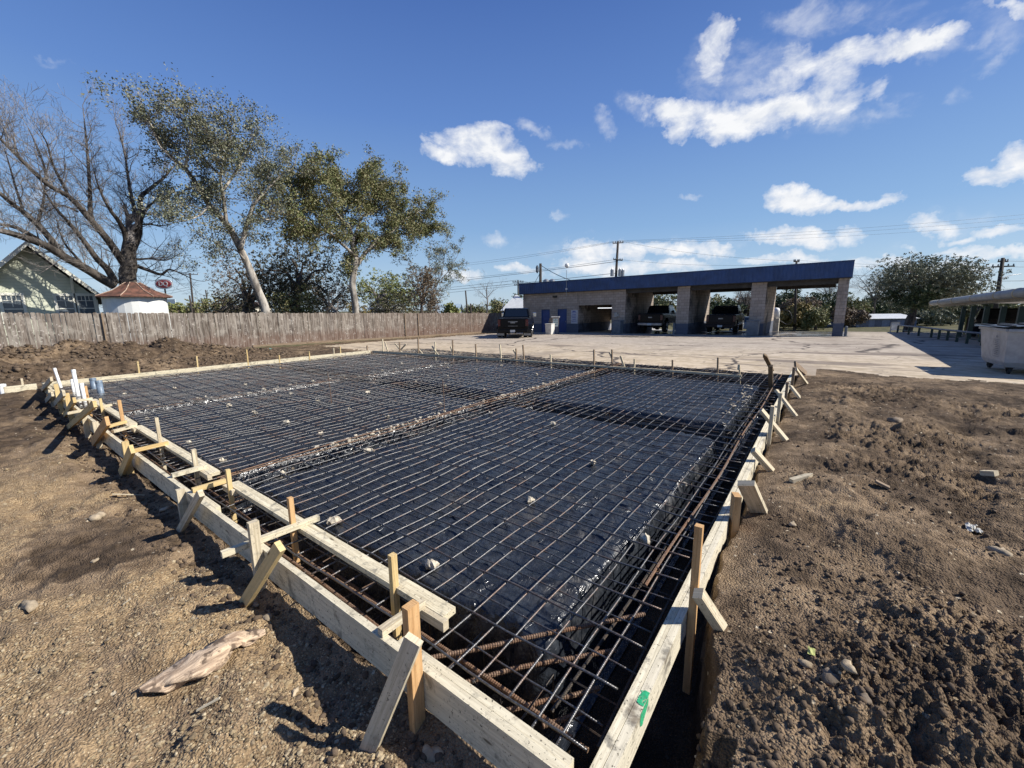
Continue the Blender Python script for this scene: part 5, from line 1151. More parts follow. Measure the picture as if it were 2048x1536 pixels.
# ================================================================ FAR BUILDINGS
def shed(name, label, px0, px1, pyr, pye, pyb, D_, dep, wallm, roofm, yaw=None, hip=0, door=None):
    """long gabled building parallel to the picture; roof band between pyr and pye"""
    a, b_ = PD(px0, pyb, D_), PD(px1, pyb, D_); u = (b_-a); u.z = 0; L = u.length; u.normalize(); w_ = Vector((-u.y, u.x, 0)); w_ = w_ if w_.dot(Vector((.7875, .59, 0))) > 0 else -w_
    zb = min(gz(a.x, a.y), a.z)-.2; ze = PD(px0, pye, D_).z; zr = PD(px0, pyr, D_+dep/2).z; T = thing(name, label, 'building', (a.x, a.y, zb))
    q = lambda s_, t_, z: Vector((a.x, a.y, 0))+u*s_+w_*t_+Vector((0, 0, z))
    m = MB(); m.v = [q(0, 0, zb), q(L, 0, zb), q(L, dep, zb), q(0, dep, zb), q(0, 0, ze), q(L, 0, ze), q(L, dep, ze), q(0, dep, ze), q(0, dep/2, zr-.05), q(L, dep/2, zr-.05)]
    for f_ in ((0, 1, 5, 4), (1, 2, 6, 9, 5), (2, 3, 7, 6), (3, 0, 4, 8, 7)): m.face(f_)
    part('wall', m, wallm, T); m = MB(); o_ = .25
    for (t0, t1) in ((-o_, dep/2), (dep+o_, dep/2)):
        m.quad(q(-o_, t0, ze-.05), q(L+o_, t0, ze-.05), q(L+o_-hip, t1, zr), q(-o_+hip, t1, zr)); m.quad(q(-o_, t0, ze-.11), q(L+o_, t0, ze-.11), q(L+o_-hip, t1, zr-.06), q(-o_+hip, t1, zr-.06))
    part('roof', m, roofm, T)
    if door:
        for (s0, s1, zz) in door: m = MB(); m.quad(q(s0*L, -.03, zb), q(s1*L, -.03, zb), q(s1*L, -.03, ze-zz), q(s0*L, -.03, ze-zz)); part('door', m, simple('grey_blue_door', (.09, .10, .14), .6), T)
    return T
RIBW = simple('white_metal_roof', (.60, .61, .60), .45, .2, var=.1, scale=2); SHG = simple('slate_blue_siding', (.16, .18, .24), .7, var=.2); LBL = simple('light_blue_metal_roof', (.36, .46, .52), .5, .2, var=.1); CRM = simple('cream_siding', (.60, .56, .46), .8, var=.15)
shed('storage_shed', 'long low shed with a pale roof and blue-grey wall beyond the road', 1712, 1832, 628, 637, 654, 60, 6, SHG, RIBW, door=[(.06, .2, .2), (.3, .42, .2), (.55, .66, .2)])
shed('metal_roof_house', 'low building with a pale blue-grey metal roof behind the fence', 872, 914, 608, 626, 640, 46, 5, SHG, LBL)
shed('corrugated_roof_shed', 'shed with a bright corrugated roof between the fence end and the car wash', 1006, 1062, 590, 620, 640, 43, 5.5, SHG, RIBW, hip=1.6)
shed('white_camper', 'white camper roof showing over the fence right of the pale tree trunk', 742, 796, 609, 617, 640, 44, 3, simple('camper_white', (.62, .64, .64), .5), RIBW, door=[(.2, .35, .3), (.5, .7, .3)])
# small cream gable between tree trunks
shed('cream_cottage', 'small cream gabled cottage between the leaning trunk and the thicket', 478, 512, 604, 614, 640, 50, 3.5, CRM, simple('brown_roof', (.10, .07, .055), .9))
# house with green-cream siding
def siding_mat():
    m, nt, b = newmat('pale_green_lap_siding'); g = NG(nt); p = g.pos(); z = g.sep(p)[2]; fr = g.math('FRACT', g.math('MULTIPLY', z, 6.2)); n = g.noise(p, 2, 5)
    c = g.mix(g.mapr(n, .3, .7), (.55, .57, .44), (.66, .67, .53)); g.set(b.inputs['Base Color'], g.mix(g.math('MULTIPLY', g.mapr(fr, .12, .02), .5), c, (.2, .22, .17))); b.inputs['Roughness'].default_value = .75
    g.set(b.inputs['Normal'], g.bump(fr, .8, .02)); return m
SID = siding_mat(); TRIM = simple('cream_trim', (.72, .70, .60), .6, var=.08); ROOFD = simple('dark_shingle', (.07, .06, .055), .95, var=.4, scale=9)
YH = 33.0; ap = PY(51, 489, YH); er = PY(197, 594, YH); sl = (ap.z-er.z)/(er.x-ap.x); xl = ap.x-(er.x-ap.x); HS = thing('house', 'pale green gabled house with white windows behind the fence', 'house', (ap.x, YH, -.6))
m = MB(); m.prism([(xl, -1.0), (er.x-.1, -1.0), (er.x-.1, er.z-.05), (ap.x, ap.z-.12), (xl, er.z-.05)], YH, YH+11, lambda u, v, t: (u, t, v)); part('wall', m, SID, HS)
ov = .65
for s_ in (1, -1):
    xe = ap.x+s_*(er.x-ap.x+.35); ze = ap.z-sl*abs(xe-ap.x); m = MB(); m.prism([(ap.x, ap.z), (xe, ze), (xe, ze+.12), (ap.x, ap.z+.13)], YH-ov, YH+11.4, lambda u, v, t: (u, t, v)); part('roof', m, ROOFD, HS)
    m = MB(); m.prism([(ap.x, ap.z-.12), (xe, ze-.12), (xe, ze+.14), (ap.x, ap.z+.14)], YH-ov-.04, YH-ov-.003, lambda u, v, t: (u, t, v)); part('barge_board', m, TRIM, HS)
m = MB(); k_ = PY(139, 540, YH-.3); m.board((k_.x, YH-.35, ap.z-sl*abs(k_.x-ap.x)-.05), (k_.x, YH-.01, ap.z-sl*abs(k_.x-ap.x)-.9), .1, .1, (1, 0, 0)); part('bracket', m, TRIM, HS)
m = MB(); m.box((er.x-.14, YH-.02, 0), (.14, .06, 2*er.z-.3)); part('corner_board', m, TRIM, HS)
WG = newmat('window_glass'); WG[2].inputs['Base Color'].default_value = (.10, .12, .14, 1); WG[2].inputs['Roughness'].default_value = .12; WG = WG[0]
for (a, b_, zt) in ((2, 40, 590), (112, 143, 591), (154, 184, 591)):
    p0, p1 = PY(a, zt, YH), PY(b_, zt, YH); cx, w_, zt_ = (p0.x+p1.x)/2, p1.x-p0.x, p0.z; H_ = 1.35; m = MB()
    m.box((cx, YH-.03, zt_+.05), (w_+.28, .08, .14)); m.box((cx, YH-.03, zt_-H_-.05), (w_+.28, .1, .1))
    for s_ in (-1, 1): m.box((cx+s_*(w_/2+.07), YH-.03, zt_-H_/2), (.12, .078, H_))
    wn = part('window', m, TRIM, HS); m = MB(); m.box((cx, YH-.012, zt_-H_/2), (w_, .02, H_)); part('pane', m, WG, wn)
    m = MB(); m.box((cx, YH-.028, zt_-H_*.52), (w_, .03, .05)); m.box((cx, YH-.028, zt_-.28), (w_, .024, .03))
    m.box((cx, YH-.0265, zt_-.25), (.035, .02, .5*H_))
    for s_ in (-.25, .25): m.box((cx+s_*w_, YH-.0265, zt_-.13), (.025, .02, .27))
    part('frame', m, TRIM, wn)
# round tank house with rusty roof
RUSTR = simple('rusty_roof_sheet', (.15, .065, .042), .85, .1, var=.6, scale=3.5, bump=.01, bscale=6, dark=(.06, .032, .022)); STUC = simple('white_stucco', (.72, .72, .68), .85, var=.08, scale=3, bump=.004)
tc = PY(271, 600, 29.6); TH = thing('round_shed', 'small round white shed with a rusty faceted metal roof behind the fence', 'shed', (tc.x, 29.6, -.6))
ev = PY(271, 592, 28.1).z; apz = PY(262, 564, 29.6).z; part('wall', MB().lathe((tc.x, 29.6, -1), [(1.33, 0), (1.33, ev+1.08)], 28), STUC, TH, smooth=False)
part('roof', MB().lathe((tc.x, 29.6, ev-.04), [(1.66, 0), (1.66, .04), (.95, .33), (.30, apz-ev+.0), (.02, apz-ev+.04)], 8, rot=.25), RUSTR, TH)
m = MB()
for k in range(8):
    t = 2*math.pi*k/8+.25; axv = Vector((0, 0, 1)); a_ = axv.orthogonal().normalized(); d_ = axv.cross(a_); v = a_*math.cos(t)+d_*math.sin(t)
    m.tube([Vector((tc.x, 29.6, ev+.02))+v*1.67, Vector((tc.x, 29.6, ev+.31))+v*.96, Vector((tc.x, 29.6, apz-.01))+v*.3], .022, 5)
part('ridge_strip', m, simple('pale_rust_strip', (.42, .30, .22), .8, var=.3), TH)
# ================================================================ SIGN (two letters on an oval)
def pole_sign():
    D_ = 92; c_ = PD(327, 568, D_); rt = Vector((.598, -.80, 0)); up = Vector((0, 0, 1)); fw = Vector((.80, .598, 0)); R1 = simple('sign_red', (.50, .045, .04), .5, var=.05)
    T = thing('pole_sign', 'red and white oval sign with two white letters high on a dark pole', 'sign', (c_.x, c_.y, -.6)); W2, H2 = 1.95, 1.08
    def oval(w_, h_, off, tip=0):
        m = MB(); n = 40; pts = []
        for k in range(n):
            t = 2*math.pi*k/n; x = math.copysign(abs(math.cos(t))**(.75 if tip == 0 else 1.25), math.cos(t))*w_; z = math.copysign(abs(math.sin(t))**(.8 if tip == 0 else .9), math.sin(t))*h_; pts.append((x, z))
        m.prism(pts, off, off+.12, lambda u, v, t: c_+rt*u+up*v+fw*t); return m
    part('sign_face', oval(W2, H2, 0), WHITE, T); part('red_oval', oval(W2*.86, H2*.80, -.06, 1), R1, T)
    cu = bpy.data.curves.new('letters', 'FONT'); cu.body = 'DQ'; cu.size = 1.35; cu.extrude = .03; cu.offset = .012; cu.align_x = 'CENTER'; cu.align_y = 'CENTER'; ob = bpy.data.objects.new('tmp', cu); C.objects.link(ob)
    me = bpy.data.meshes.new_from_object(ob); C.objects.unlink(ob); bpy.data.objects.remove(ob)
    mm = Matrix((tuple(rt)+(0,), tuple(up)+(0,), tuple(-fw)+(0,), (0, 0, 0, 1))).transposed(); mm.translation = c_-fw*.11-T.location; me.transform(Matrix.Translation(Vector((0, 0, 0))) @ mm)
    lo_ = bpy.data.objects.new('letters', me); me.materials.clear(); me.materials.append(WHITE); C.objects.link(lo_); lo_.parent = T
    q = PD(328, 610, D_); part('pole', MB().tube([(c_.x+.1, c_.y, -1), (c_.x+.1, c_.y, c_.z-H2)], .16, 8), BLK, T)
    q = PD(338, 606, D_-2); m = MB(); m.board(q-rt*1.45, q+rt*1.45, .14, 1.6); mb = part('message_board', m, simple('board_pale', (.55, .62, .64), .5, var=.05), T)
    m = MB(); m.board(q-rt*1.15+up*.2-fw*.1, q-rt*.3+up*.2-fw*.1, .03, .22); m.board(q-rt*.05-up*.12-fw*.1, q+rt*.6-up*.12-fw*.1, .03, .2); part('lettering', m, simple('ink', (.06, .06, .07), .6), T)
    m = MB(); m.board(q-rt*1.0-up*1.4+fw*.05, q-rt*1.0-up*.8+fw*.05, .5, .5, fw); m.board(q+rt*.4-up*1.4+fw*.05, q+rt*.4-up*.8+fw*.05, .5, .5, fw); part('support', m, BLK, T)
pole_sign()
# ================================================================ UTILITY POLES AND WIRES
PW = simple('pole_wood', (.045, .035, .028), .9, var=.3, scale=3)
POLETOPS = {}
def upole(key, label, top, D_, r=.14, arms=(), basez=-.6, lean=None, extra=None):
    t0 = PD(*top, D_); b0 = Vector((t0.x, t0.y, basez)) if lean is None else Vector((PD(*lean, D_).x, PD(*lean, D_).y, basez))
    T = thing('utility_pole', label, 'utility pole', tuple(b0)); part('pole', MB().tube([b0, t0], [r*1.15, r*.8], 8), PW, T, smooth=True); POLETOPS[key] = t0
    rt = Vector((.598, -.80, 0))
    for (py_, hw, mt, tilt) in arms:
        c_ = PD(top[0], py_, D_); m = MB(); m.board(c_-rt*hw-Vector((0, 0, tilt)), c_+rt*hw+Vector((0, 0, tilt)), .12, .14); part('crossarm', m, mt, T)
        m = MB()
        for s_ in (-.92, -.45, .45, .92): m.lathe(c_+rt*hw*s_+Vector((0, 0, tilt*s_+.06)), [(.03, 0), (.07, .05), (.07, .14), (.03, .22)], 6)
        part('insulator', m, BIN, T)
    if extra: extra(T, t0, rt)
    return T
def transformers(T, t0, rt):
    for s_, py_ in ((-.55, 545), (.55, 545), (.95, 546)):
        c_ = PD(1232, py_, 58)+rt*s_*1.0; part('transformer', MB().lathe(c_-Vector((0, 0, .5)), [(.2, 0), (.24, .05), (.24, .85), (.12, .95), (.06, 1.1)], 10), GALV, T, smooth=False)
PALEARM = simple('pale_crossarm', (.45, .43, .38), .8, var=.2)
upole('A', 'tall pole with crossarms and transformers rising behind the car wash roof', (1236, 483), 58, .19, ((486, .75, PALEARM, .05), (520, .65, PW, -.05)), lean=(1228, 600), extra=transformers)
upole('B', 'plain dark pole at the left end of the roof with a cable running off it', (1081, 527), 44, .17, (), extra=lambda T, t0, rt: part('cable_head', MB().lathe(t0-rt*.35-Vector((0, 0, 1.0)), [(.05, 0), (.16, .2), (.16, .6), (.08, .8)], 8), BIN, T))
upole('C', 'small distant pole with a crossarm left of the car wash', (1036, 560), 75, .14, ((564, 1.0, PW, 0), (570, .7, PW, 0)))
upole('D', 'pole with a wide crossarm and lamp arm above the canopy on the right', (2006, 516), 46, .2, ((533, 1.25, PW, .03), (523, .55, PW, 0)), lean=(1996, 600), extra=lambda T, t0, rt: part('lamp_arm', MB().tube(bez([t0+Vector((0, 0, -2.3)), t0+Vector((0, 0, -1.9))+rt*1.2, t0+Vector((0, 0, -1.75))+rt*2.4]), .04, 6), GALV, T))
upole('E', 'leaning pole with a pale crossarm right of the oval sign', (380, 546), 78, .17, ((549, 1.6, PALEARM, .0),), lean=(386, 622))
upole('F', 'thin distant pole left of the leaning white-barked tree', (411, 580), 95, .15, ((592, .5, PW, 0),), lean=(419, 622))
upole('G', 'short dark pole stub next to the leaning pole', (379, 591), 76, .16, (), lean=(384, 622))
upole('H', 'dark pole seen through the right-hand bay', (1593, 522), 52, .15, ((523, .35, PW, 0),), lean=(1589, 655))
upole('I', 'thin dark lamp pole over the fence near its right end', (931, 581), 62, .13, (), lean=(936, 622))
upole('J', 'short dark post just right of the thin lamp pole', (941, 607), 60, .12, (), lean=(942, 622))
def wires(label, groups):
    T = thing('overhead_wires', label, 'wires', tuple(groups[0][0]))
    for (a, b_, sag_, r) in groups:
        n = 22; pts = [a.lerp(b_, i/n)-Vector((0, 0, sag_*4*(i/n)*(1-i/n))) for i in range(n+1)]; part('wire', MB().tube(pts, r, 4), BLK, T)
A_ = POLETOPS['A']; D0 = POLETOPS['D']; C_ = POLETOPS['C']; E_ = POLETOPS['E']; H_ = POLETOPS['H']; B_ = POLETOPS['B']
dn = lambda v, z: v+Vector((0, 0, z))
wires('long wires from the transformer pole running off to the upper right', [(dn(A_, .1), PD(2140, 420, 50), .5, .010), (dn(A_, .0), PD(2140, 428, 50), .6, .010), (dn(A_, -.1), PD(2140, 438, 50), .7, .009)])
wires('wires from the transformer pole down towards the trees on the left', [(dn(A_, .1), PD(880, 532, 90), .3, .014), (dn(A_, 0), PD(860, 538, 90), .4, .014), (dn(A_, -2.4), PD(880, 560, 90), .3, .02), (dn(A_, -2.7), PD(600, 588, 110), .6, .03), (dn(A_, -4.3), PD(600, 600, 110), .5, .03)])
wires('wires along the horizon behind the car wash to the right-hand pole', [(dn(H_, .1), dn(D0, -.9), .25, .010), (dn(H_, -.2), dn(D0, -1.0), .3, .010), (dn(H_, -1.2), dn(D0, -2.5), .2, .02), (dn(D0, -.9), PD(2160, 532, 44), .1, .016), (dn(D0, -.3), PD(2160, 520, 44), .1, .016), (dn(D0, -2.5), PD(2160, 555, 44), .1, .02), (dn(D0, -3.4), PD(2160, 570, 44), .1, .02), (PD(1700, 575, 60), PD(1900, 572, 60), .05, .02), (dn(A_, .1), dn(H_, 0), .5, .011), (dn(A_, -2.4), dn(H_, -.3), .5, .011)])
wires('distant wires between the poles left of centre', [(dn(E_, 0), PD(0, 560, 90), .4, .025), (dn(E_, -2.5), PD(250, 590, 92), .3, .022), (dn(E_, -2.9), PD(250, 598, 92), .3, .022), (dn(C_, 0), PD(1120, 575, 70), .1, .02), (dn(C_, 0), PD(700, 590, 100), .3, .025), (dn(C_, -.9), PD(700, 600, 100), .3, .025)])
wires('service cable sloping from the plain pole to the car wash roof', [(dn(B_, -.15), PX(1146, 562, XF+1.5), .15, .03), (dn(B_, -.9), PD(1068, 568, 44), .02, .025)])
# ================================================================ TREES
def leaf_mat(name, cols, rough=.6):
    m, nt, b = newmat(name); g = NG(nt); r = g.n('ShaderNodeNewGeometry').outputs['Random Per Island']; p = g.pos(); n = g.noise(p, .8, 4, .6)
    f = g.math('ADD', g.math('MULTIPLY', r, .65), g.math('MULTIPLY', g.mapr(n, .3, .7), .35)); g.set(b.inputs['Base Color'], g.ramp(f, [(i/(len(cols)-1), c) for i, c in enumerate(cols)]))
    b.inputs['Roughness'].default_value = rough; b.inputs['Specular IOR Level'].default_value = .3; return m
def bark(name, c0, c1, sc_=3):
    m, nt, b = newmat(name); g = NG(nt); p = g.pos(); n = g.noise(g.scale(p, 1, 1, .35), sc_, 6, .65); g.set(b.inputs['Base Color'], g.mix(g.mapr(n, .38, .62), c0, c1)); b.inputs['Roughness'].default_value = .95
    g.set(b.inputs['Normal'], g.bump(g.noise(g.scale(p, 1, 1, .2), sc_*5, 4), .8, .03)); return m
B_DARK = bark('dark_bark', (.028, .023, .019), (.095, .080, .066)); B_GREY = bark('grey_twig_bark', (.12, .105, .095), (.26, .235, .215)); B_WHITE = bark('white_mottled_bark', (.13, .11, .09), (.44, .40, .34), 2.6); B_BRN = bark('brown_bark', (.06, .045, .033), (.15, .115, .085))
L_OLIVE = leaf_mat('olive_leaves', [(.06, .085, .028), (.135, .16, .055), (.19, .19, .075), (.24, .20, .11), (.165, .19, .065)])
L_GREY = leaf_mat('grey_green_leaves', [(0.060, 0.075, 0.042), (0.128, 0.143, 0.083), (0.210, 0.210, 0.135), (0.300, 0.270, 0.180)])
L_DARK = leaf_mat('dark_leaves', [(0.021, 0.036, 0.018), (0.045, 0.068, 0.027), (0.075, 0.098, 0.038), (0.112, 0.120, 0.053)])
L_BRN = leaf_mat('brown_dead_leaves', [(0.081, 0.061, 0.041), (0.162, 0.115, 0.074), (0.230, 0.169, 0.108), (0.121, 0.101, 0.054)])
L_LITE = leaf_mat('light_green_leaves', [(0.112, 0.138, 0.037), (0.188, 0.213, 0.062), (0.263, 0.263, 0.100), (0.163, 0.188, 0.062)]); L_DUSK = leaf_mat('dusky_leaves', [(.03, .04, .018), (.07, .065, .035), (.10, .10, .045), (.12, .095, .06), (.055, .065, .028)]); L_YEL = leaf_mat('yellowish_leaves', [(0.104, 0.117, 0.039), (0.208, 0.169, 0.052), (0.286, 0.195, 0.065), (0.130, 0.130, 0.052)])
def leaves(name, P_, size, mat, par, seed=0, spread=.25, per=6, stretch=1.7, droop=0):
    rs = np.random.RandomState(seed); P_ = np.asarray(P_, float); P_ = np.repeat(P_, per, 0); n = len(P_); P_ = P_+rs.normal(0, spread, (n, 3))*np.array([1, 1, .75])
    a = rs.normal(0, 1, (n, 3)); a[:, 2] -= droop; a /= np.linalg.norm(a, axis=1)[:, None]; b_ = rs.normal(0, 1, (n, 3)); b_ -= a*(a*b_).sum(1)[:, None]; b_ /= np.linalg.norm(b_, axis=1)[:, None]
    s_ = size*(.6+.8*rs.rand(n, 1)); V = np.stack([P_-a*s_*stretch/2, P_+b_*s_/2, P_+a*s_*stretch/2, P_-b_*s_/2], 1).reshape(-1, 3); Fq = np.arange(n*4).reshape(-1, 4)
    return npmesh(name, V-np.array(par.location), Fq, mat, par, smooth=False)
def grow(mb, tips, p, d, L, r, lvl, rr, up=.1, crook=.28, kids=(3, 5), ratio=.55, spread=.9, segs=5):
    pts = [p]; q = p.copy(); dd = d.normalized()
    for i in range(segs):
        dd = (dd+Vector((rr.gauss(0, crook), rr.gauss(0, crook), rr.gauss(0, crook)+up))*.5).normalized(); q = q+dd*(L/segs); pts.append(q.copy())
    mb.tube(pts, [max(.0045, r*(1-.75*i/segs)) for i in range(segs+1)], 5 if r > .03 else (4 if r > .015 else 3), cap=False)
    if lvl == 0: tips.extend(pts[2:]); return
    for k in range(rr.randint(*kids)):
        t = rr.uniform(.25, 1.0); i = min(segs-1, int(t*segs)); pp = pts[i].lerp(pts[i+1], t*segs-i); ax = (pts[i+1]-pts[i]).normalized()
        nd = (ax+Vector((rr.gauss(0, 1), rr.gauss(0, 1), rr.gauss(0, 1))).normalized()*spread).normalized(); grow(mb, tips, pp, nd, L*ratio*rr.uniform(.7, 1.3), r*.5*(1-.4*t), lvl-1, rr, up, crook, kids, ratio, spread, max(3, segs-1))
def limb_tree(name, label, limbs, Yp, barkm, twigm, seed, kid_len, kid_lvl=2, every=.55, leafargs=None, base=None, up=.12, kids=(3, 5), depthvar=1.5, cat='tree', twig_r=.03, start=.25):
    """limbs: (pixel polyline, r0, r1[, depth drift]) laid on the plane y = Yp, bending in depth as they go"""
    rr = random.Random(seed); mb = MB(); tw = MB(); tips = []; first = None
    for li, lm in enumerate(limbs):
        pp, r0, r1 = lm[:3]; drift = lm[3] if len(lm) > 3 else rr.uniform(-depthvar, depthvar)
        n = len(pp); pts = [PY(a, b_, Yp+drift*(i/(n-1))**1.2) for i, (a, b_) in enumerate(pp)]
        if first is None: first = pts[0]; pts.insert(0, Vector((first.x, first.y, base if base is not None else -.8)))
        P_ = bez(pts, 5); m_ = len(P_)-1; L = sum((P_[i+1]-P_[i]).length for i in range(m_)); mb.tube(P_, [r0+(r1-r0)*i/m_ for i in range(m_+1)], 8 if r0 > .08 else 6)
        s_ = 0; nxt = L*start if li == 0 else L*.12
        for i in range(m_):
            sg = (P_[i+1]-P_[i]).length
            while nxt < s_+sg:
                t = (nxt-s_)/sg; q = P_[i].lerp(P_[i+1], t); ax = (P_[i+1]-P_[i]).normalized(); f_ = nxt/L
                nd = (ax*.6+Vector((rr.gauss(0, 1), rr.gauss(0, 1), rr.gauss(0, .8)+.35)).normalized()).normalized(); r_ = min(twig_r, (r0+(r1-r0)*f_)*.5)
                grow(tw, tips, q, nd, kid_len*rr.uniform(.5, 1.25)*(1.15-.45*f_), r_, kid_lvl, rr, up, kids=kids); nxt += every*rr.uniform(.6, 1.4)
            s_ += sg
        grow(tw, tips, P_[-1], (P_[-1]-P_[-3]).normalized(), kid_len*1.1, r1, kid_lvl, rr, up, kids=kids)
    T = thing(name, label, cat, (first.x, first.y, base if base is not None else -.8)); part('trunk', mb, barkm, T, smooth=True); part('twigs', tw, twigm, T)
    if leafargs:
        la = dict(leafargs); frac = la.pop('frac', 1); mt = la.pop('mat'); sz = la.pop('size'); tp = [t for t in tips if rr.random() < frac]; leaves('crown', [tuple(t) for t in tp], sz, mt, T, seed, **la)
    return T, tips
c1 = lambda L: [(a/3.2, 180+b_/3.2) for a, b_ in L]; c2 = lambda L: [(480+a/3.657, 280+b_/3.657) for a, b_ in L]
limb_tree('bare_pecan_tree', 'large bare spreading tree with a dark forked trunk behind the rusty-roofed shed', [
 (c1([(820, 1230), (828, 1130), (822, 1050), (830, 980)]), .42, .30, 0), (c1([(825, 1150), (760, 1060), (690, 960), (580, 830), (450, 690), (300, 600), (120, 430), (0, 310)]), .22, .05, -1.5),
 (c1([(830, 1050), (880, 930), (890, 850), (900, 770), (900, 690), (950, 640), (1050, 560), (1100, 500)]), .23, .04, .8), (c1([(885, 870), (860, 760), (840, 680), (820, 560), (800, 420), (760, 260)]), .13, .025, 1.5),
 (c1([(590, 840), (578, 780), (575, 650), (565, 480), (550, 300), (538, 180)]), .13, .02, .8), (c1([(820, 1060), (800, 920), (760, 840), (700, 760), (640, 640), (600, 520)]), .16, .02, -1.2), (c1([(895, 850), (940, 760), (1000, 700), (1060, 640)]), .09, .02, -1),
 (c1([(860, 1120), (940, 1150), (1030, 1180), (1080, 1150), (1150, 1170), (1230, 1210)]), .11, .02, .5), (c1([(865, 1085), (960, 1080), (1060, 1090), (1130, 1060)]), .07, .015, -1), (c1([(900, 860), (960, 860), (1040, 870), (1110, 850)]), .06, .015, 1),
 (c1([(730, 1250), (640, 1200), (560, 1150), (400, 1060), (300, 1000), (200, 960), (80, 920), (0, 900)]), .26, .11, -2), (c1([(740, 1240), (690, 1150), (620, 1080), (540, 970), (450, 860), (360, 760), (280, 640)]), .19, .03, -1), (c1([(400, 1060), (320, 950), (240, 860), (150, 780), (80, 730), (0, 660)]), .16, .08, -1),
 (c1([(300, 1000), (200, 930), (100, 880), (0, 860)]), .12, .06, -.5), (c1([(450, 700), (400, 600), (340, 480), (300, 340), (240, 240)]), .08, .015, -1), (c1([(300, 600), (280, 480), (230, 350), (180, 240)]), .06, .015, .5), (c1([(120, 430), (90, 330), (60, 260)]), .04, .012, .5),
 (c1([(240, 860), (280, 700), (290, 560), (330, 400)]), .07, .012, 1), (c1([(150, 780), (100, 620), (60, 480), (30, 380)]), .06, .012, -1), (c1([(500, 780), (400, 740), (320, 770), (230, 840)]), .05, .015, -1), (c1([(560, 1150), (480, 1060), (420, 990), (380, 900), (360, 820)]), .08, .015, .5)],
 31.0, B_DARK, B_GREY, 11, 1.45, 2, .20, None, up=.2, kids=(4, 6), twig_r=.026)
limb_tree('white_barked_tree', 'tall leaning white-barked tree with sparse grey-green leaves left of centre', [
 ([(531, 622), (515, 580), (502, 545), (480, 496), (455, 450), (419, 411), (397, 374), (369, 336), (334, 305), (306, 258), (290, 227)], .30, .04, 1.5), ([(453, 449), (447, 395), (441, 350), (455, 300), (462, 260)], .11, .02, -1), ([(447, 380), (480, 330), (500, 290), (510, 262)], .08, .02, 1),
 ([(481, 498), (492, 455), (505, 415), (520, 395), (560, 352), (580, 340)], .14, .02, -1), ([(500, 425), (540, 440), (575, 430)], .06, .015, 1), ([(419, 411), (400, 430), (375, 440), (350, 445)], .06, .015, -1), ([(397, 374), (370, 380), (345, 400)], .06, .015, 1), ([(369, 336), (380, 290), (372, 250), (350, 225)], .07, .015, -1), ([(334, 305), (318, 290), (300, 250), (285, 240)], .05, .012, 0),
 ([(441, 350), (410, 320), (395, 280), (390, 250)], .07, .015, 1), ([(455, 300), (420, 280), (410, 250)], .05, .012, -1), ([(490, 520), (470, 500), (440, 500), (410, 512)], .05, .012, 1), ([(505, 415), (530, 370), (545, 320)], .06, .012, 1)],
 28.0, B_WHITE, B_GREY, 12, 1.35, 2, .24, dict(mat=L_GREY, size=.064, per=6, spread=.18, frac=1), up=.15, kids=(3, 5), twig_r=.025, start=.5)
limb_tree('broad_olive_tree', 'broad leafy tree with a pale forked trunk and olive-brown crown over the fence', [
 (c2([(845, 1245), (835, 1150), (822, 1050), (840, 930), (848, 860)]), .27, .22, 0), (c2([(850, 860), (830, 780), (815, 680), (790, 620), (760, 600), (745, 480), (730, 380), (700, 290)]), .16, .03, 1.2), (c2([(840, 850), (790, 800), (720, 740), (690, 700), (640, 670), (560, 640), (480, 600), (400, 560)]), .12, .03, -1.2),
 (c2([(860, 910), (900, 850), (950, 790), (1010, 720), (1110, 670), (1190, 590), (1300, 530), (1390, 480)]), .17, .03, -1), (c2([(830, 740), (840, 690), (860, 640), (900, 560), (960, 460), (1000, 360)]), .10, .02, 1), (c2([(1010, 720), (1080, 700), (1180, 690), (1300, 680), (1420, 680)]), .08, .02, 1),
 (c2([(760, 600), (680, 500), (600, 400), (560, 300)]), .08, .02, -1), (c2([(640, 670), (560, 560), (520, 440), (500, 300), (540, 220)]), .07, .015, .3), (c2([(480, 600), (400, 500), (340, 420), (300, 380)]), .05, .015, .8), (c2([(745, 480), (700, 400), (650, 280), (640, 210)]), .05, .012, .6), (c2([(1300, 530), (1340, 600), (1400, 640)]), .04, .012, .6), (c2([(960, 460), (940, 340), (960, 260)]), .04, .012, .6), (c2([(560, 640), (500, 560), (440, 440), (420, 340)]), .06, .015, 1), (c2([(640, 670), (540, 720), (440, 720), (350, 700)]), .06, .015, .5), (c2([(1110, 670), (1130, 560), (1160, 450), (1180, 380)]), .07, .015, -.5), (c2([(745, 480), (820, 380), (860, 300), (900, 260)]), .06, .015, -1), (c2([(900, 560), (1000, 520), (1080, 440), (1060, 360)]), .05, .015, 1.5), (c2([(950, 790), (1020, 800), (1100, 820), (1180, 800)]), .05, .015, -1)],
 28.5, B_WHITE, B_BRN, 13, 1.25, 2, .25, dict(mat=L_OLIVE, size=.076, per=7, spread=.16, frac=1), up=.12, kids=(4, 5), twig_r=.025, start=.75)
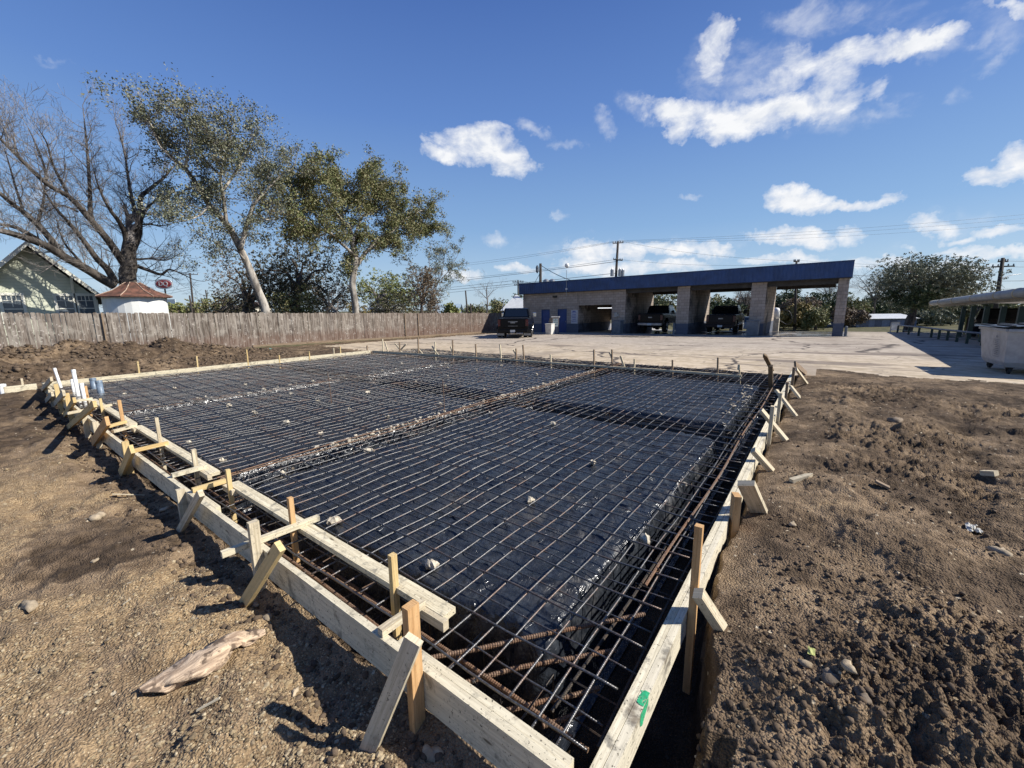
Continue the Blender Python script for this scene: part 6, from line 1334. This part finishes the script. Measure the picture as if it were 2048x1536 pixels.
def bush_tree(name, label, pxc, pyt, pyb, pw, D_, leafm, seed, n=900, leaf=.22, trunkm=B_BRN, group=None, flat=1.0, lean=0, per=7, shell=.5, cat='tree', twigs=True, gap=.35, base=-.9, crown_bottom=.25, trunk=1, nl=11):
    """crown as leaf clumps over a limb skeleton"""
    rr = random.Random(seed); top, bot = PD(pxc, pyt, D_), PD(pxc-lean, pyb, D_); h_ = top.z-base; rad = pw/2/F*D_; T = thing(name, label, cat, (bot.x, bot.y, base), group); leaf *= .72; per = int(per*1.7)
    cz0 = base+h_*crown_bottom; mz = (top.z+cz0)/2; hz = (top.z-cz0)/2; ctr = Vector((top.x, top.y, mz)); mb = MB(); mb.tube(bez([(bot.x, bot.y, base), bot.lerp(ctr, .3)+Vector((0, 0, 0)), ctr], 4), [(rad*.07+.04)*trunk]*4+[(rad*.05+.03)*trunk]*4+[.03], 7) 
    lobes = []
    for k in range(nl):
        a = rr.uniform(0, 6.28); u_ = rr.uniform(-.75, .8); w_ = math.sqrt(1-u_*u_); f_ = rr.uniform(.45, .72); c_ = ctr+Vector((math.cos(a)*w_*rad*f_, math.sin(a)*w_*rad*f_, u_*hz*f_)); lobes.append((c_, rr.uniform(.30, .52))); mb.tube(bez([bot.lerp(ctr, .45), ctr.lerp(c_, .45), c_], 3), [.06*rad/2+.02]*3+[.03*rad/2+.01]*4, 5)
    P_ = []
    while len(P_) < n:
        c_, s_ = rr.choice(lobes); v = Vector((rr.gauss(0, 1), rr.gauss(0, 1), rr.gauss(0, 1))).normalized()*(rr.random()**.45); q = c_+Vector((v.x*rad*s_*1.25, v.y*rad*s_*1.25, v.z*hz*s_*1.25*flat))
        if float(vn(q.x*.2/leaf, (q.z+q.y)*.2/leaf, seed)) < -gap*.45: continue
        if q.z > base+.1: P_.append(tuple(q))
    if twigs:
        for k in range(70): q = Vector(P_[rr.randrange(len(P_))]); mb.tube([q.lerp(ctr, .5), q.lerp(ctr, .2)+Vector((rr.gauss(0, .08), 0, rr.gauss(0, .08))), q+(q-ctr).normalized()*rad*.08], [.02, .014, .006], 3, cap=False)
    part('trunk', mb, trunkm, T); leaves('crown', P_, leaf, leafm, T, seed, per=per, spread=leaf*.9); return T
bush_tree('dark_tree', 'dense dark green tree filling the gap between the two pale trunks', 590, 428, 622, 215, 35, L_DUSK, 21, 2300, .12, flat=1, per=5, gap=.5, crown_bottom=.05)
bush_tree('vine_thicket', 'tangled brown vine-covered thicket behind the leaning white trunk', 488, 488, 630, 165, 36, L_BRN, 22, 1500, .09, B_BRN, per=6, crown_bottom=.05, gap=.5, cat='thicket')
bush_tree('shrub', 'green shrub at the foot of the dark tree over the fence', 585, 556, 626, 100, 33, L_OLIVE, 23, 450, .11, per=6, crown_bottom=.1, cat='shrub')
bush_tree('shrub', 'yellow-green shrub at the base of the pale forked trunk', 715, 598, 626, 52, 33, L_YEL, 24, 160, .09, per=6, crown_bottom=.3, cat='shrub')
bush_tree('shrub', 'grey twiggy brush left of the pale forked trunk', 668, 575, 628, 60, 32, L_BRN, 25, 130, .05, B_GREY, per=4, crown_bottom=.2, cat='shrub')
bush_tree('light_green_tree', 'airy light green tree between the forked trunk and the vine column', 755, 518, 630, 150, 45, L_LITE, 26, 1100, .14, B_GREY, per=6, crown_bottom=.1, gap=.5)
bush_tree('vine_column', 'narrow upright column of dense brown vines over the fence', 842, 512, 630, 78, 36, L_BRN, 27, 1100, .08, B_BRN, per=7, crown_bottom=.08, gap=.2, cat='vine')
limb_tree('small_leafy_tree', 'small slender tree with grey-green leaves right of the vine column', [([(862, 624), (866, 590), (872, 560)], .09, .05, 0), ([(868, 585), (882, 550), (888, 520), (892, 492)], .05, .012, 1), ([(870, 570), (895, 545), (910, 520), (918, 505)], .04, .01, -.5), ([(868, 590), (890, 575), (905, 560), (916, 545)], .03, .01, 0), ([(850, 600), (835, 560), (820, 530), (808, 505)], .05, .012, -1), ([(862, 560), (858, 520), (862, 495)], .04, .01, 1)], 31.5, B_GREY, B_GREY, 28, 1.3, 2, .40, dict(mat=L_GREY, size=.075, per=4, spread=.12, frac=1), twig_r=.015, up=.2, kids=(3, 4))
bush_tree('thicket', 'grey-brown undergrowth behind the fence between the forked trunk and the dark tree', 655, 540, 630, 110, 38, L_BRN, 51, 900, .09, B_GREY, per=5, crown_bottom=.05, gap=.5, cat='thicket')
bush_tree('thicket', 'olive undergrowth low over the fence left of the leaning white trunk', 440, 560, 630, 110, 40, L_DUSK, 52, 900, .10, B_GREY, per=5, crown_bottom=.05, gap=.5, cat='thicket')
bush_tree('thicket', 'dusky brush under the broad olive tree right of its trunk', 775, 572, 630, 110, 40, L_DUSK, 53, 800, .10, B_GREY, per=5, crown_bottom=.05, gap=.5, cat='thicket')
for i, (pxc, pyt, pw, D_, lm, lab) in enumerate([(352, 596, 50, 85, L_LITE, 'pale green bush right of the sign board'), (400, 592, 60, 80, L_OLIVE, 'olive bush under the distant pole'), (446, 585, 60, 70, L_OLIVE, 'olive bush just left of the cream cottage'), (905, 600, 38, 40, L_LITE, 'small light green bush above the blue-grey roof'), (955, 603, 60, 70, L_OLIVE, 'low far bush under the small bare tree'), (1005, 596, 60, 66, L_OLIVE, 'far olive trees beside the corrugated roof'), (1036, 588, 24, 60, L_DARK, 'small dark conifer above the corrugated roof'), (760, 596, 60, 60, L_DARK, 'dark brush behind the white camper')]):
    bush_tree('bush', lab, pxc, pyt, 630, pw, D_, lm, 60+i, 260, .16+D_*.0016, per=5, crown_bottom=.05, cat='bush')
bush_tree('shrub', 'sprawling leafy shrub in front of the round white shed', 232, 592, 628, 70, 27.0, L_LITE, 29, 110, .065, B_BRN, per=3, crown_bottom=.4, cat='shrub', gap=.6)
limb_tree('bare_tree', 'small bare tree above the fence end left of the truck', [([(974, 625), (975, 605), (974, 595)], .14, .10, 0), ([(974, 598), (962, 586), (952, 578)], .06, .015, 1), ([(974, 596), (984, 584), (994, 577)], .06, .015, -1), ([(974, 596), (974, 580), (972, 572)], .05, .012, 0)], 44, B_GREY, B_GREY, 31, 1.7, 2, .35, None, base=-1, twig_r=.02, up=.15)
limb_tree('bare_tree', 'bare spreading tree right of the car wash beyond the road', [([(1743, 632), (1744, 610), (1742, 592), (1745, 580)], .20, .13, 0), ([(1743, 592), (1728, 572), (1722, 560)], .10, .02, 1), ([(1745, 582), (1756, 566), (1768, 556)], .10, .02, -1), ([(1745, 582), (1742, 562), (1745, 548)], .08, .02, 0), ([(1744, 600), (1762, 588), (1775, 580)], .07, .02, 1)], 3.5, B_DARK, B_GREY, 32, 2.4, 2, .5, None, base=-1, twig_r=.03, up=.1) if False else None
def bare_far(label, pxc, pyt, pyb, pw, D_, seed):
    rr = random.Random(seed); top, bot = PD(pxc, pyt, D_), PD(pxc, pyb, D_); base = -.9; H_ = top.z-base; T = thing('bare_tree', label, 'tree', (bot.x, bot.y, base)); mb = MB(); tw = MB(); tips = []; rad = pw/2/F*D_
    b0 = Vector((bot.x, bot.y, base)); fk = Vector((bot.x, bot.y, base+H_*.38)); mb.tube([b0, b0.lerp(fk, .5), fk], [.22, .18, .16], 7)
    for k in range(6):
        a = k*1.05+rr.uniform(-.3, .3); e_ = fk+Vector((math.cos(a)*rad*.75, math.sin(a)*rad*.75, H_*rr.uniform(.3, .5))); P_ = bez([fk, fk.lerp(e_, .5)+Vector((0, 0, H_*.04)), e_], 4); mb.tube(P_, [.11-.08*i/(len(P_)-1) for i in range(len(P_))], 5)
        for q in P_[2:]: 
            for _ in range(2): grow(tw, tips, q, Vector((rr.gauss(0, 1), rr.gauss(0, 1), rr.gauss(.6, .6))), H_*.22, .03, 2, rr, .12)
    part('trunk', mb, B_DARK, T); part('twigs', tw, B_GREY, T)
bare_far('bare spreading tree right of the car wash beyond the shed', 1745, 540, 640, 80, 66, 33)
bare_far('leafless tree seen over the right-hand bay among the green trees', 1655, 558, 640, 50, 72, 34)
bare_far('leafless tree seen behind the middle block pier', 1490, 572, 640, 46, 62, 35)
tl = [(1335, 578, 60, 70, L_OLIVE, 'olive tree seen through the left open bay'), (1432, 590, 64, 64, L_OLIVE, 'yellow-olive tree at the left of the middle bay view'), (1462, 596, 50, 58, L_DARK, 'dark green tree in the centre of the middle bay view'), (1500, 585, 60, 68, L_BRN, 'brownish tree hidden partly by the middle pier'), (1566, 574, 62, 66, L_DARK, 'tall dark green tree at the left of the right bay view'),
      (1605, 584, 60, 60, L_BRN, 'reddish-brown tree behind the pole in the right bay view'), (1640, 575, 64, 68, L_DARK, 'dark green tree near the end pier in the right bay view'), (1590, 604, 50, 56, L_YEL, 'low yellow-olive tree in the right bay view'), (1632, 610, 50, 55, L_OLIVE, 'low olive tree beside the end pier'), (1700, 583, 56, 66, L_OLIVE, 'olive tree just right of the end pier'),
      (1735, 592, 56, 70, L_DARK, 'dark tree behind the left end of the long shed'), (1772, 590, 60, 72, L_GREY, 'grey-green tree behind the middle of the long shed'), (1810, 585, 60, 74, L_DARK, 'dark tree behind the right end of the long shed'), (1968, 572, 90, 62, L_OLIVE, 'olive tree behind the canopy pole'), (1905, 590, 70, 70, L_OLIVE, 'olive tree behind the big round tree'), (2035, 580, 70, 60, L_OLIVE, 'olive tree at the far right over the canopy'), (1700, 612, 46, 60, L_BRN, 'low brown bush beside the end pier'), (1870, 612, 60, 60, L_GREY, 'low grey-green bush behind the low rail')]
for i, (pxc, pyt, pw, D_, lm, lab) in enumerate(tl):
    bush_tree('roadside_tree', lab, pxc, pyt, 652, pw*1.3, D_, lm, 80+i, 900, .22, per=6, crown_bottom=.0, gap=.22, group='trees beyond the road', twigs=False, base=-1.75)
BT = bush_tree('round_crowned_tree', 'big round grey-green tree on a leaning trunk by the low rail', 1858, 500, 650, 190, 33, L_GREY, 41, 4200, .095, B_DARK, per=6, lean=42, crown_bottom=.22, gap=.2, flat=1.0, nl=26)
bush_tree('shrub', 'dense dark inner growth at the foot of the big round tree', 1832, 560, 636, 96, 32.5, L_DARK, 42, 800, .10, B_DARK, per=7, crown_bottom=.15, gap=.1, cat='shrub', base=.35, twigs=False, trunk=.25)
